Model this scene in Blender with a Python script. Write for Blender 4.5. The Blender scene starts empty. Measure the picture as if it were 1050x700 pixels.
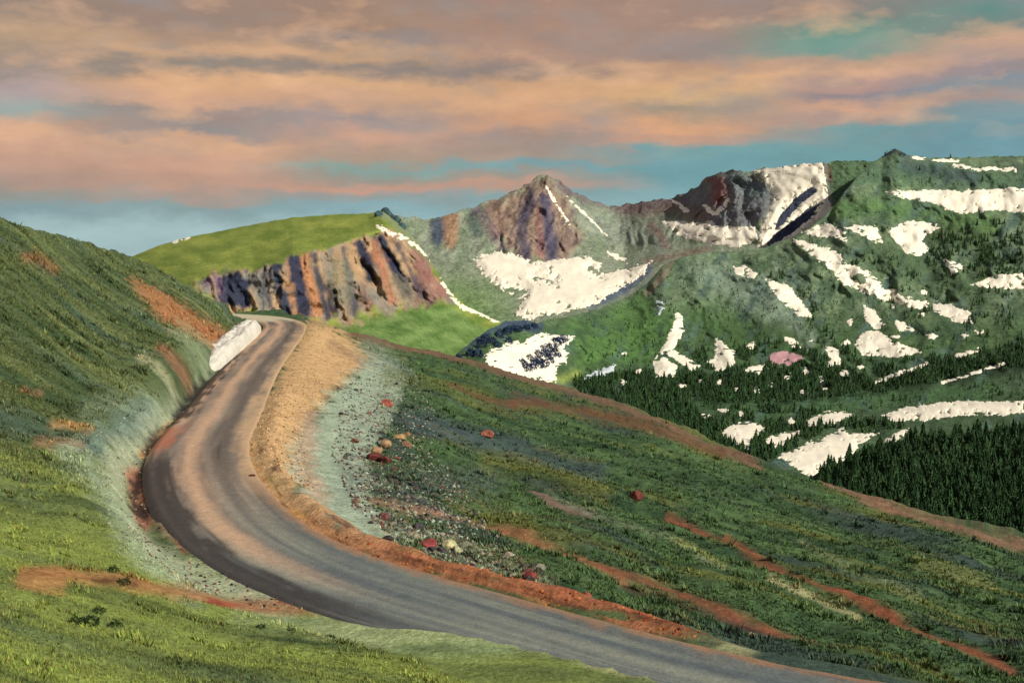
import bpy, math, random
import numpy as np

R = math.radians
S = bpy.context.scene
C = S.collection
rng = np.random.default_rng(7)
random.seed(7)

# ------------------------------------------------------------------ camera, sky, sun, exposure
FPX = 1126.0                       # focal length in survey units (frame is 1050 x 700 units)
EYE = np.array([0.0, 0.0, 18.0])   # the viewpoint stands 18 m above the level road (z = 0)
PITCH = math.atan(110.0 / FPX)     # eye level lies 110 units above the frame centre
cam_d = bpy.data.cameras.new('camera')
cam = bpy.data.objects.new('camera', cam_d)
C.objects.link(cam)
cam.location = EYE
cam.rotation_euler = (math.pi / 2 - PITCH, 0, 0)
cam_d.sensor_width = 36.0
cam_d.lens = 36.0 * FPX / 1050.0
cam_d.clip_start = 0.5
cam_d.clip_end = 60000
S.camera = cam

SUN_EL, SUN_AZ = R(36), R(122)     # azimuth clockwise from the view direction (+Y)
sd = bpy.data.lights.new('sun', 'SUN')
sd.energy = 4.6
sd.angle = R(0.5)
sd.color = (1.0, 0.93, 0.80)
sun = bpy.data.objects.new('sun', sd)
C.objects.link(sun)
sun.rotation_euler = (math.pi / 2 - SUN_EL, 0, math.pi - SUN_AZ)

S.view_settings.view_transform = 'Standard'
S.view_settings.look = 'None'
S.view_settings.exposure = 0.0
S.view_settings.gamma = 1.0
S.view_settings.use_curve_mapping = False


def lin(r, g, b, k=1.0):
    def f(c):
        c /= 255.0
        return c / 12.92 if c <= 0.04045 else ((c + 0.055) / 1.055) ** 2.4
    return np.array([f(r) * k, f(g) * k, f(b) * k])


W = bpy.data.worlds.new('World')
S.world = W
W.use_nodes = True
nt = W.node_tree
nt.nodes.clear()
N = nt.nodes.new
L = nt.links.new


def wmath(op, a, b=None, c=None, clamp=False):
    n = N('ShaderNodeMath')
    n.operation = op
    n.use_clamp = clamp
    for i, x in enumerate((a, b, c)):
        if x is None:
            continue
        if isinstance(x, (int, float)):
            n.inputs[i].default_value = x
        else:
            L(x, n.inputs[i])
    return n.outputs[0]


def wmix(f, a, b, blend='MIX'):
    n = N('ShaderNodeMix')
    n.data_type = 'RGBA'
    n.blend_type = blend
    for s, x in ((n.inputs[0], f), (n.inputs[6], a), (n.inputs[7], b)):
        if isinstance(x, (int, float)):
            s.default_value = x
        elif isinstance(x, tuple):
            s.default_value = x
        else:
            L(x, s)
    return n.outputs[2]


tc = N('ShaderNodeTexCoord')
sep = N('ShaderNodeSeparateXYZ')
L(tc.outputs['Generated'], sep.inputs[0])
X_, Y_, Z_ = sep.outputs
az = wmath('ARCTAN2', X_, Y_)
hor = wmath('SQRT', wmath('ADD', wmath('MULTIPLY', X_, X_), wmath('MULTIPLY', Y_, Y_)))
el = wmath('DIVIDE', Z_, wmath('MAXIMUM', hor, 0.001))
au = wmath('MULTIPLY', az, FPX)                 # bearing, 0 straight ahead
tt = wmath('MULTIPLY', el, FPX)                 # height above eye level
cmb = N('ShaderNodeCombineXYZ')
L(wmath('MULTIPLY', au, 1 / 95.0), cmb.inputs[0])
L(wmath('MULTIPLY', tt, 1 / 38.0), cmb.inputs[1])


def wnoise(vec, scale, detail, off, rough=0.55):
    m = N('ShaderNodeMapping')
    L(vec, m.inputs[0])
    m.inputs['Location'].default_value = off
    n = N('ShaderNodeTexNoise')
    n.inputs['Scale'].default_value = scale
    n.inputs['Detail'].default_value = detail
    n.inputs['Roughness'].default_value = rough
    L(m.outputs[0], n.inputs['Vector'])
    return wmath('SUBTRACT', n.outputs[0], 0.5)


n1 = wnoise(cmb.outputs[0], 0.7, 5, (3.1, 1.7, 0))
n2 = wnoise(cmb.outputs[0], 0.7, 4, (9.2, 5.5, 4))
n3 = wnoise(cmb.outputs[0], 2.2, 5, (1.2, 8.5, 2), 0.6)
n4 = wnoise(cmb.outputs[0], 1.3, 6, (6.2, 2.5, 7), 0.65)
tw = wmath('ADD', tt, wmath('ADD', wmath('MULTIPLY', n1, 40.0), wmath('MULTIPLY', n3, 26.0)))
aw = wmath('ADD', au, wmath('MULTIPLY', n2, 110.0))
fac = wmath('DIVIDE', tw, 300.0, clamp=True)
SKY = {
    30: [(33, 150, 125, 105), (60, 188, 150, 112), (85, 146, 128, 114), (105, 172, 150, 145), (122, 148, 158, 150), (140, 208, 155, 118),
         (165, 195, 145, 118), (188, 172, 135, 115), (204, 138, 138, 130), (220, 118, 148, 155), (240, 146, 178, 182)],
    200: [(35, 155, 125, 105), (55, 180, 140, 105), (66, 202, 155, 112), (78, 144, 126, 108), (92, 222, 164, 112), (110, 210, 155, 116),
          (122, 152, 128, 116), (140, 145, 132, 125), (152, 214, 160, 118), (172, 205, 150, 118), (190, 188, 140, 115), (205, 160, 140, 128),
          (214, 122, 150, 152), (236, 146, 178, 182)],
    370: [(35, 162, 126, 100), (48, 146, 126, 114), (62, 194, 150, 108), (75, 142, 124, 110), (90, 214, 162, 112), (110, 205, 155, 118),
          (125, 160, 138, 130), (140, 205, 150, 118), (163, 172, 140, 115), (175, 126, 155, 144), (184, 150, 140, 125), (194, 194, 140, 115),
          (204, 136, 145, 142), (215, 118, 158, 166), (236, 146, 178, 182)],
    540: [(35, 172, 130, 105), (60, 176, 135, 110), (78, 142, 122, 110), (96, 208, 155, 108), (112, 220, 162, 112), (130, 208, 150, 108),
          (147, 160, 130, 112), (164, 166, 140, 120), (173, 114, 154, 157), (181, 150, 140, 125), (190, 188, 140, 115), (200, 122, 154, 156),
          (225, 128, 170, 176)],
    700: [(35, 165, 130, 110), (58, 152, 128, 116), (73, 192, 145, 108), (86, 220, 166, 112), (104, 214, 166, 108), (116, 160, 138, 112),
          (134, 220, 156, 108), (146, 195, 145, 115), (157, 106, 154, 156), (178, 96, 150, 157), (220, 124, 168, 174)],
    860: [(28, 140, 125, 115), (46, 104, 145, 126), (64, 106, 150, 132), (75, 192, 150, 118), (86, 216, 162, 122), (96, 180, 140, 125),
          (106, 145, 128, 130), (118, 206, 152, 118), (130, 170, 140, 125), (141, 102, 148, 150), (165, 96, 148, 152), (220, 124, 168, 174)],
    1010: [(28, 90, 135, 125), (48, 118, 130, 120), (62, 200, 156, 126), (76, 190, 150, 128), (90, 148, 130, 130), (105, 126, 138, 144),
           (119, 164, 140, 130), (131, 116, 145, 150), (150, 96, 144, 155), (220, 124, 168, 174)],
}


def skyc(r, g, b):
    m = (r + g + b) / 3
    return lin(*[m + (q - m) * 0.86 + 9 for q in (r, g, b)])


cols = None
prev = None
for u in sorted(SKY):
    rp = N('ShaderNodeValToRGB')
    rp.color_ramp.interpolation = 'EASE'
    stops = sorted([(max(0.0, min(1.0, (240 - v) / 300.0)), (r, g, b)) for v, r, g, b in SKY[u]])
    e = rp.color_ramp.elements
    while len(e) > 1:
        e.remove(e[-1])
    e[0].position = stops[0][0]
    e[0].color = (*skyc(*stops[0][1]), 1)
    for p, c in stops[1:]:
        s = e.new(p)
        s.color = (*skyc(*c), 1)
    s = e.new(0.95)
    s.color = (*lin(150, 128, 116), 1)
    L(fac, rp.inputs[0])
    x = FPX * math.atan((u - 525) / FPX)
    if cols is None:
        cols = rp.outputs[0]
    else:
        mr = N('ShaderNodeMapRange')
        mr.interpolation_type = 'SMOOTHSTEP'
        mr.inputs[1].default_value = prev
        mr.inputs[2].default_value = x
        L(aw, mr.inputs[0])
        cols = wmix(mr.outputs[0], cols, rp.outputs[0])
    prev = x
mott = wmath('ADD', 1.0, wmath('MULTIPLY', n4, 0.45))
n5 = wnoise(cmb.outputs[0], 1.05, 5, (14.2, 3.5, 11), 0.52)
zone = N('ShaderNodeMapRange')
zone.interpolation_type = 'SMOOTHSTEP'
zone.inputs[1].default_value = 62
zone.inputs[2].default_value = 112
L(wmath('ADD', tt, wmath('MULTIPLY', au, -0.025)), zone.inputs[0])
gap = wmath('MULTIPLY', wmath('MULTIPLY', wmath('SUBTRACT', n5, 0.02), 4.5, clamp=True), wmath('MULTIPLY', zone.outputs[0], 0.6))
puff = wmath('MULTIPLY', wmath('MULTIPLY', wmath('SUBTRACT', wmath('MULTIPLY', n5, -1.0), 0.03), 4.5, clamp=True), wmath('MULTIPLY', zone.outputs[0], 0.75))
cols = wmix(gap, cols, (*lin(150, 146, 144), 1))
cols = wmix(puff, cols, (*lin(236, 186, 142), 1))
vm = N('ShaderNodeVectorMath')
vm.operation = 'SCALE'
L(cols, vm.inputs[0])
L(mott, vm.inputs['Scale'])
sky = N('ShaderNodeTexSky')
sky.sky_type = 'NISHITA'
sky.sun_disc = False
sky.sun_elevation = SUN_EL
sky.sun_rotation = SUN_AZ
sky.altitude = 3000
bg_sky = N('ShaderNodeBackground')
bg_sky.inputs[1].default_value = 0.09
L(sky.outputs[0], bg_sky.inputs[0])
bg_cl = N('ShaderNodeBackground')
L(vm.outputs[0], bg_cl.inputs[0])
bg_cl.inputs[1].default_value = 1.0
mrr = N('ShaderNodeMapRange')
mrr.interpolation_type = 'SMOOTHSTEP'
mrr.inputs[1].default_value = 0.30
mrr.inputs[2].default_value = 0.75
mrr.inputs[3].default_value = 0.95
mrr.inputs[4].default_value = 0.25
L(el, mrr.inputs[0])
ms = N('ShaderNodeMixShader')
L(mrr.outputs[0], ms.inputs[0])
L(bg_sky.outputs[0], ms.inputs[1])
L(bg_cl.outputs[0], ms.inputs[2])
out = N('ShaderNodeOutputWorld')
L(ms.outputs[0], out.inputs[0])


# ------------------------------------------------------------------ helpers
def tag(o, label, cat=None, group=None, kind=None):
    o['label'] = label
    if cat:
        o['category'] = cat
    if group:
        o['group'] = group
    if kind:
        o['kind'] = kind
    return o


_perm = rng.permutation(256)
_perm = np.concatenate([_perm, _perm])
_grad = rng.normal(size=(256, 3))
_grad /= np.linalg.norm(_grad, axis=1)[:, None]


def perlin(x, y, z=0.0):
    x, y, z = np.broadcast_arrays(np.asarray(x, float), np.asarray(y, float), np.asarray(z, float))
    xi, yi, zi = np.floor(x).astype(int), np.floor(y).astype(int), np.floor(z).astype(int)
    xf, yf, zf = x - xi, y - yi, z - zi
    f = lambda t: t * t * t * (t * (t * 6 - 15) + 10)
    fx, fy, fz = f(xf), f(yf), f(zf)

    def g(i, j, k):
        h = _perm[(_perm[(_perm[(xi + i) & 255] + yi + j) & 255] + zi + k) & 255]
        v = _grad[h]
        return v[..., 0] * (xf - i) + v[..., 1] * (yf - j) + v[..., 2] * (zf - k)
    lerp = lambda a, b, t: a + (b - a) * t
    return 1.5 * lerp(lerp(lerp(g(0, 0, 0), g(1, 0, 0), fx), lerp(g(0, 1, 0), g(1, 1, 0), fx), fy),
                      lerp(lerp(g(0, 0, 1), g(1, 0, 1), fx), lerp(g(0, 1, 1), g(1, 1, 1), fx), fy), fz)


def fbm(x, y, z=0.0, oct=4, gain=0.5):
    s, a = 0, 1
    for i in range(oct):
        s = s + a * perlin(np.asarray(x) * 2 ** i + 13.7 * i, np.asarray(y) * 2 ** i + 7.1 * i, np.asarray(z) * 2 ** i)
        a *= gain
    return s


def ridged(x, y, z=0.0, oct=4, gain=0.5):
    s, a = 0, 1
    for i in range(oct):
        s = s + a * (1 - 2 * np.abs(perlin(np.asarray(x) * 2 ** i + 3.7 * i, np.asarray(y) * 2 ** i + 9.1 * i, np.asarray(z) * 2 ** i)))
        a *= gain
    return s - 1


def sstep(a, b, x):
    t = np.clip((x - a) / (b - a), 0, 1)
    return t * t * (3 - 2 * t)


def ray(u, v):
    """Direction of a survey bearing (u, v), scaled so that its forward (y) part is 1."""
    u, v = np.asarray(u, float), np.asarray(v, float)
    up, a = 350 - v, FPX
    dy = a * math.cos(PITCH) + up * math.sin(PITCH)
    dz = -a * math.sin(PITCH) + up * math.cos(PITCH)
    return (u - 525) / dy, dz / dy


def P(u, v, Y):
    rx, rz = ray(u, v)
    Y = np.asarray(Y, float) + 0 * rx
    return np.stack([EYE[0] + rx * Y, EYE[1] + Y, EYE[2] + rz * Y], -1)


def level(u, v, z=0.0):
    """Ground point of a bearing on the level z."""
    rx, rz = ray(u, v)
    Y = (z - EYE[2]) / rz
    return np.stack([rx * Y, Y], -1)


def seg_dist(u, v, pts):
    """Distance of points to a polyline."""
    d = np.full(np.shape(u), 1e9)
    for (a, b), (c, e) in zip(pts[:-1], pts[1:]):
        dx, dy = c - a, e - b
        t = np.clip(((u - a) * dx + (v - b) * dy) / (dx * dx + dy * dy + 1e-9), 0, 1)
        d = np.minimum(d, np.hypot(u - a - t * dx, v - b - t * dy))
    return d


def poly_sdf(u, v, pts):
    """Signed distance to a polygon, positive inside."""
    d = seg_dist(u, v, list(pts) + [pts[0]])
    ins = np.zeros(np.shape(u), bool)
    for (a, b), (c, e) in zip(pts, list(pts[1:]) + [pts[0]]):
        if b == e:
            continue
        ins ^= ((b > v) != (e > v)) & (u < (c - a) * (v - b) / (e - b) + a)
    return np.where(ins, d, -d)


def mesh(name, verts, faces, m, cols=None, smooth=True, parent=None):
    """faces: integer array (n, 3) or (n, 4)."""
    verts = np.asarray(verts, np.float32).reshape(-1, 3)
    faces = np.asarray(faces, np.int32)
    k = faces.shape[1]
    me = bpy.data.meshes.new(name)
    me.vertices.add(len(verts))
    me.vertices.foreach_set('co', verts.ravel())
    me.loops.add(faces.size)
    me.loops.foreach_set('vertex_index', faces.ravel())
    me.polygons.add(len(faces))
    me.polygons.foreach_set('loop_start', np.arange(0, faces.size, k, dtype=np.int32))
    me.polygons.foreach_set('use_smooth', np.full(len(faces), smooth))
    me.update(calc_edges=True)
    if cols is not None:
        a = me.color_attributes.new('cover', 'FLOAT_COLOR', 'POINT')
        c4 = np.ones((len(verts), 4), np.float32)
        c4[:, :3] = np.asarray(cols).reshape(-1, 3)
        a.data.foreach_set('color', c4.ravel())
    me.materials.append(m)
    me.validate()
    o = bpy.data.objects.new(name, me)
    C.objects.link(o)
    if parent:
        o.parent = parent
    return o


def grid_faces(nr, nc):
    i = np.arange(nr * nc).reshape(nr, nc)
    return np.stack([i[:-1, :-1], i[:-1, 1:], i[1:, 1:], i[1:, :-1]], -1).reshape(-1, 4)


def mat(name, colour=None, scale=1.0, amp=0.35, bump=0.3, bump_scale=None, bump_dist=0.1, rough=0.95, detail=6, spec=0.15, trans=0.0, amp2=0.0):
    m = bpy.data.materials.new(name)
    m.use_nodes = True
    t = m.node_tree
    b = t.nodes['Principled BSDF']
    b.inputs['Roughness'].default_value = rough
    b.inputs['Specular IOR Level'].default_value = spec
    if colour is None:
        a = t.nodes.new('ShaderNodeAttribute')
        a.attribute_name = 'cover'
        src = a.outputs['Color']
    else:
        a = t.nodes.new('ShaderNodeRGB')
        a.outputs[0].default_value = (*colour, 1)
        src = a.outputs[0]
    geo = t.nodes.new('ShaderNodeNewGeometry')

    def noise(sc, det, ro=0.6):
        n = t.nodes.new('ShaderNodeTexNoise')
        n.inputs['Scale'].default_value = sc
        n.inputs['Detail'].default_value = det
        n.inputs['Roughness'].default_value = ro
        t.links.new(geo.outputs['Position'], n.inputs['Vector'])
        return n.outputs[0]

    def vary(src, sc, am, det):
        mr = t.nodes.new('ShaderNodeMapRange')
        mr.inputs[1].default_value = 0.25
        mr.inputs[2].default_value = 0.75
        mr.inputs[3].default_value = 1 - am
        mr.inputs[4].default_value = 1 + am
        t.links.new(noise(sc, det), mr.inputs[0])
        vs = t.nodes.new('ShaderNodeVectorMath')
        vs.operation = 'SCALE'
        t.links.new(src, vs.inputs[0])
        t.links.new(mr.outputs[0], vs.inputs['Scale'])
        return vs.outputs[0]
    src = vary(src, scale, amp, detail)
    if amp2:
        src = vary(src, scale * 5.3, amp2, 3)
    t.links.new(src, b.inputs['Base Color'])
    if bump:
        bp = t.nodes.new('ShaderNodeBump')
        bp.inputs['Strength'].default_value = bump
        bp.inputs['Distance'].default_value = bump_dist
        t.links.new(noise(bump_scale or scale * 2, 6, 0.65), bp.inputs['Height'])
        t.links.new(bp.outputs[0], b.inputs['Normal'])
    return m


M_near = mat('tundra_ground', scale=0.9, amp=0.34, amp2=0.38, bump=0.8, bump_scale=2.2, bump_dist=0.25)
M_road = mat('worn_asphalt', scale=1.4, amp=0.16, amp2=0.26, bump=0.4, bump_scale=9, bump_dist=0.04, rough=0.9)
M_plat = mat('plateau_ground', scale=0.06, amp=0.26, amp2=0.30, bump=1.0, bump_scale=0.16, bump_dist=4.0)
M_peak = mat('alpine_rock', scale=0.022, amp=0.30, amp2=0.34, bump=1.0, bump_scale=0.05, bump_dist=14.0)
M_mtn = mat('alpine_tundra', scale=0.04, amp=0.32, amp2=0.36, bump=1.0, bump_scale=0.07, bump_dist=7.0)
M_snow = mat('old_snow', colour=(0.92, 0.86, 0.69), scale=0.010, amp=0.10, amp2=0.07, bump=0.45, bump_scale=0.03, bump_dist=1.5, rough=0.7, spec=0.3)
M_snow_blue = mat('bluish_snow', colour=(0.54, 0.61, 0.63), scale=0.03, amp=0.10, amp2=0.08, bump=0.4, bump_scale=0.08, bump_dist=2.5, rough=0.7, spec=0.3)  # bluish snow colour of two small patches
M_snow_pink = mat('pink_algae_snow', colour=(0.56, 0.32, 0.34), scale=0.03, amp=0.15, bump=0.3, bump_scale=0.08, bump_dist=2.0, rough=0.7)
M_bank = mat('roadside_snow', colour=(0.72, 0.69, 0.60), scale=0.35, amp=0.14, amp2=0.10, bump=0.8, bump_scale=1.6, bump_dist=0.35, rough=0.65, spec=0.3)
M_crag = mat('dark_crag', scale=0.15, amp=0.35, amp2=0.3, bump=1.0, bump_scale=0.3, bump_dist=2.0)
M_veg = mat('tundra_leaves', scale=3.0, amp=0.2, bump=0, rough=0.8)
M_tree = mat('conifer_needles', scale=0.8, amp=0.25, bump=0, rough=0.8)
M_rock = mat('weathered_boulder', scale=1.6, amp=0.3, amp2=0.25, bump=0.9, bump_scale=3.0, bump_dist=0.12, rough=0.9)

# ------------------------------------------------------------------ near ground: road shelf, cut bank, hillsides
OUTER = [level(u, v) for u, v in ((850, 697), (760, 677), (690, 658), (640, 643), (559, 621), (494, 604), (413, 583), (349, 563), (311, 541), (279, 512),
                                   (256, 480), (251, 457), (267, 422), (285, 379), (313, 336))]
OUTER = [np.array([19.0, 41.0])] + OUTER + [np.array([-46.5, 233.0]), np.array([-56.0, 245.0]), np.array([-72, 252.0]), np.array([-95, 256.0])]


def catmull(p, n=16):
    p = np.array(p)
    p = np.vstack([2 * p[0] - p[1], p, 2 * p[-1] - p[-2]])
    o = []
    for i in range(1, len(p) - 2):
        t = np.linspace(0, 1, n, endpoint=False)[:, None]
        a, b, c, d = p[i - 1:i + 3]
        o.append(0.5 * (2 * b + (c - a) * t + (2 * a - 5 * b + 4 * c - d) * t ** 2 + (3 * b - a - 3 * c + d) * t ** 3))
    o.append(p[-2][None])
    return np.vstack(o)


def resample(p, step):
    s = np.concatenate([[0], np.cumsum(np.hypot(*np.diff(p, axis=0).T))])
    q = np.arange(0, s[-1], step)
    return np.stack([np.interp(q, s, p[:, 0]), np.interp(q, s, p[:, 1])], -1)


oe = resample(catmull(OUTER), 1.0)
for _ in range(40):
    oe[1:-1] = 0.25 * oe[:-2] + 0.5 * oe[1:-1] + 0.25 * oe[2:]
HALF = 3.7
tan = np.gradient(oe, axis=0)
tan /= np.linalg.norm(tan, axis=1)[:, None]
nrm = np.stack([tan[:, 1], -tan[:, 0]], -1)        # towards the outer (valley) side
CL = resample(oe - nrm * HALF, 0.8)
for _ in range(30):
    CL[1:-1] = 0.25 * CL[:-2] + 0.5 * CL[1:-1] + 0.25 * CL[2:]
CT = np.gradient(CL, axis=0)
CT /= np.linalg.norm(CT, axis=1)[:, None]
CN = np.stack([CT[:, 1], -CT[:, 0]], -1)
CS = np.concatenate([[0], np.cumsum(np.hypot(*np.diff(CL, axis=0).T))])


def road_coords(x, y):
    """Signed offset from the road's centre line (positive on the valley side) and distance along it."""
    sh = x.shape
    x, y = x.ravel(), y.ravel()
    s = np.empty(len(x))
    a = np.empty(len(x))
    cl = CL[::2]
    for i in range(0, len(x), 20000):
        dx = x[i:i + 20000, None] - cl[None, :, 0]
        dy = y[i:i + 20000, None] - cl[None, :, 1]
        d2 = dx * dx + dy * dy
        k = d2.argmin(1)
        r = np.arange(len(k))
        side = dx[r, k] * CN[::2][k, 0] + dy[r, k] * CN[::2][k, 1]
        s[i:i + 20000] = np.sign(side) * np.sqrt(d2[r, k])
        a[i:i + 20000] = CS[::2][k] + np.clip(dx[r, k] * CT[::2][k, 0] + dy[r, k] * CT[::2][k, 1], -1.2, 1.2)
    return s.reshape(sh), a.reshape(sh)


# control heights: (bearing u, v, forward distance)
CTRL = [(1300, 612, 98), (1300, 680, 60), (1300, 770, 37), (-200, 172, 135), (-200, 300, 96), (-200, 420, 69), (-200, 500, 53), (-200, 590, 34), (-200, 668, 23), (-200, 770, 17), (25, 230, 150), (-80, 200, 140), (80, 246, 180), (135, 262, 215), (190, 290, 224), (236, 317, 231), (25, 300, 118), (-80, 300, 105),
        (100, 330, 130), (150, 310, 165), (200, 345, 165), (190, 385, 124), (100, 420, 98), (25, 420, 85), (-80, 420, 76), (25, 500, 66), (-80, 500, 58),
        (25, 590, 44), (-80, 590, 38), (25, 668, 31), (-80, 668, 26), (90, 540, 60), (150, 590, 50.5), (150, 668, 36), (300, 668, 41), (450, 668, 45),
        (540, 690, 44.5), (760, 720, 42), (25, 770, 21), (300, 770, 29), (560, 770, 36), (900, 770, 36), (1130, 770, 37),
        (1015, 543, 115), (1015, 600, 86), (1015, 665, 63), (1130, 580, 105), (1130, 665, 64), (850, 497, 140), (850, 600, 76), (850, 660, 57),
        (690, 434, 178), (690, 520, 102), (690, 600, 67), (525, 383, 218), (525, 450, 132), (525, 540, 79), (400, 350, 242), (400, 420, 128),
        (400, 500, 84.5), (345, 336, 238), (330, 400, 133), (320, 470, 92)]
for u, v in ((270, 336), (226, 379), (185, 426), (158, 457), (144, 499), (166, 538), (201, 567), (246, 593), (300, 611), (365, 618), (446, 625), (575, 650),
             (700, 668), (850, 702), (313, 336), (285, 379), (267, 422), (251, 457), (256, 480), (279, 512), (311, 541), (349, 563), (413, 583), (559, 621), (690, 658),
             (240, 321), (290, 322)):
    CTRL.append((u, v, level(u, v)[1]))
CTRL = np.array(CTRL, float)


def tps_fit(c):
    p = c[:, :2] / 500
    w = 1 / c[:, 2]
    n = len(p)
    d = np.linalg.norm(p[:, None] - p[None], axis=-1)
    K = np.where(d > 0, d * d * np.log(d + 1e-12), 0) + np.eye(n) * 2e-4
    A = np.zeros((n + 3, n + 3))
    A[:n, :n] = K
    A[:n, n] = A[n, :n] = 1
    A[:n, n + 1:] = p
    A[n + 1:, :n] = p.T
    k = np.linalg.solve(A, np.concatenate([w, [0, 0, 0]]))

    def f(u, v):
        u, v = np.asarray(u, float) / 500, np.asarray(v, float) / 500
        o = k[n] + k[n + 1] * u + k[n + 2] * v
        for i in range(n):
            r2 = (u - p[i, 0]) ** 2 + (v - p[i, 1]) ** 2
            o = o + k[i] * 0.5 * r2 * np.log(r2 + 1e-12)
        return 1 / np.maximum(o, 1 / 900.0)
    return f


near_Y = tps_fit(CTRL)
CREST = [(-200, 172), (-90, 198), (-40, 212), (25, 230), (80, 246), (135, 263), (165, 277), (190, 291), (215, 305), (236, 317), (245, 319), (285, 319), (310, 324), (328, 331), (345, 335),
         (361, 341), (411, 353), (480, 367), (525, 382), (580, 397), (625, 411), (690, 434), (725, 448), (775, 471), (850, 496), (925, 523), (1015, 544), (1140, 575), (1300, 612)]


class Sheet:
    """A stretch of ground surveyed from the viewpoint: rows of bearings between a skyline and a lower limit, then the slope behind the skyline."""

    def __init__(s, u0, u1, du, top, bot, nv, Yf, disp=None, rough=0.8, back=16, bstep=1.0, bslope=0.5, vpow=1.0):
        s.u = np.arange(u0, u1 + du, du)
        s.top = np.interp(s.u, *np.array(top, float).T)
        jag = rough * fbm(s.u / 9.0, 0.3 + u0, 0, 4)
        s.bot = np.interp(s.u, *np.array(bot, float).T)
        t = np.linspace(0, 1, nv) ** vpow
        s.t = t
        s.V = s.top[None] + (s.bot - s.top)[None] * t[:, None]
        s.V = s.V + jag[None] * np.exp(-(s.V - s.top[None]) / 5.0)
        s.U = np.broadcast_to(s.u[None], s.V.shape).copy()
        Y = Yf(s.U, s.V)
        if disp is not None:
            Y = Y + disp(s.U, s.V, Y)
        s.Y = Y
        s.X = P(s.U, s.V, Y)
        # slope behind the skyline
        b = []
        r0 = s.X[0]
        dirv = r0[:, :2] / np.linalg.norm(r0[:, :2], axis=1)[:, None]
        for k in range(back, 0, -1):
            d = bstep * (k ** 1.35)
            q = r0.copy()
            q[:, :2] += dirv * d
            q[:, 2] -= bslope * d * (1 - math.exp(-k / 3.0)) + 0.12 * d * fbm(r0[:, 0] / (bstep * 14), r0[:, 1] / (bstep * 14) + k * 0.2, 0.5, 3) * min(1, k / 3)
            b.append(q)
        s.nb = back
        s.back = np.array(b)

    def all(s):
        return np.concatenate([s.back, s.X], 0)

    def build(s, name, m, cols, label):
        a = s.all()
        cb = np.broadcast_to(cols[0][None], (s.nb,) + cols[0].shape)
        o = mesh(name, a, grid_faces(*a.shape[:2]), m, np.concatenate([cb, cols], 0))
        tag(o, label, kind='structure')
        return o

    def at(s, u, v):
        """World points on the sheet at bearings."""
        u, v = np.asarray(u, float), np.asarray(v, float)
        fu = np.clip((u - s.u[0]) / (s.u[1] - s.u[0]), 0, len(s.u) - 1.001)
        i = fu.astype(int)
        fu = fu - i
        tp = s.top[i] * (1 - fu) + s.top[i + 1] * fu
        bt = s.bot[i] * (1 - fu) + s.bot[i + 1] * fu
        fv = np.clip(np.interp((v - tp) / (bt - tp), s.t, np.arange(len(s.t))), 0, len(s.t) - 1.001)
        j = fv.astype(int)
        fv = fv - j
        X = s.X
        fu, fv = fu[..., None], fv[..., None]
        return (X[j, i] * (1 - fu) + X[j, i + 1] * fu) * (1 - fv) + (X[j + 1, i] * (1 - fu) + X[j + 1, i + 1] * fu) * fv


def near_disp(U, V, Y):
    return 0 * Y


near = Sheet(-190, 1300, 1.6, CREST, [(-190, 768), (1300, 768)], 330, near_Y, near_disp, rough=1.0, back=22, bstep=2.2, bslope=0.42)
Xn = near.all()
so, sa = road_coords(Xn[..., 0], Xn[..., 1])
x, y = Xn[..., 0], Xn[..., 1]
dist = np.hypot(x, y)
bump = 0.45 * fbm(x / 9, y / 9, 0.2, 5) * sstep(4.5, 11, np.abs(so)) + 0.10 * fbm(x / 1.3, y / 1.3, 3.2, 3) * sstep(3.8, 6, np.abs(so))
gull = -0.5 * ridged((x + 0.9 * y) / 10.0, (y - x) / 60.0, 1.5, 3) * sstep(8, 20, so)      # shallow furrows down the valley slope
gull += -0.22 * ridged(y / 17.0 + 0.25 * perlin(x / 25, y / 25, 0), x / 40.0, 2.5, 3) * sstep(8, 22, -so)
z = Xn[..., 2] + bump + gull
flat = 1 - sstep(4.3, 8.5, np.abs(so))
z = z * (1 - flat) + flat * (-0.09)
z += 0.75 * sstep(-0.2, -4.2, so) * sstep(-18, -8, so) * (1 - sstep(8, 30, sa)) * (1 + 0.12 * fbm(sa / 8, so / 6, 1.2, 2))      # grassy bank leaning over the near end of the road
# earth berm along the valley side, ditch and low cut bank along the hill side
berm_on = sstep(9, 22, sa) * (1 - sstep(100, 116, sa))
z += berm_on * 0.42 * np.exp(-((so - 5.5 - 0.5 * fbm(sa / 6, 0, 0, 2)) / 0.95) ** 2) * (1 + 0.5 * fbm(sa / 3.0, so / 2, 0, 3))
z += -0.55 * np.exp(-((so + 4.9) / 0.7) ** 2) * sstep(42, 56, sa)
z += 1.0 * sstep(-5.2, -6.8, so) * (1 - sstep(-7, -14, so)) * sstep(35, 50, sa) * (1 + 0.5 * fbm(sa / 4.0, so / 3, 0, 3))
Xn[..., 2] = z
near.back, near.X = Xn[:near.nb], Xn[near.nb:]


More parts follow.
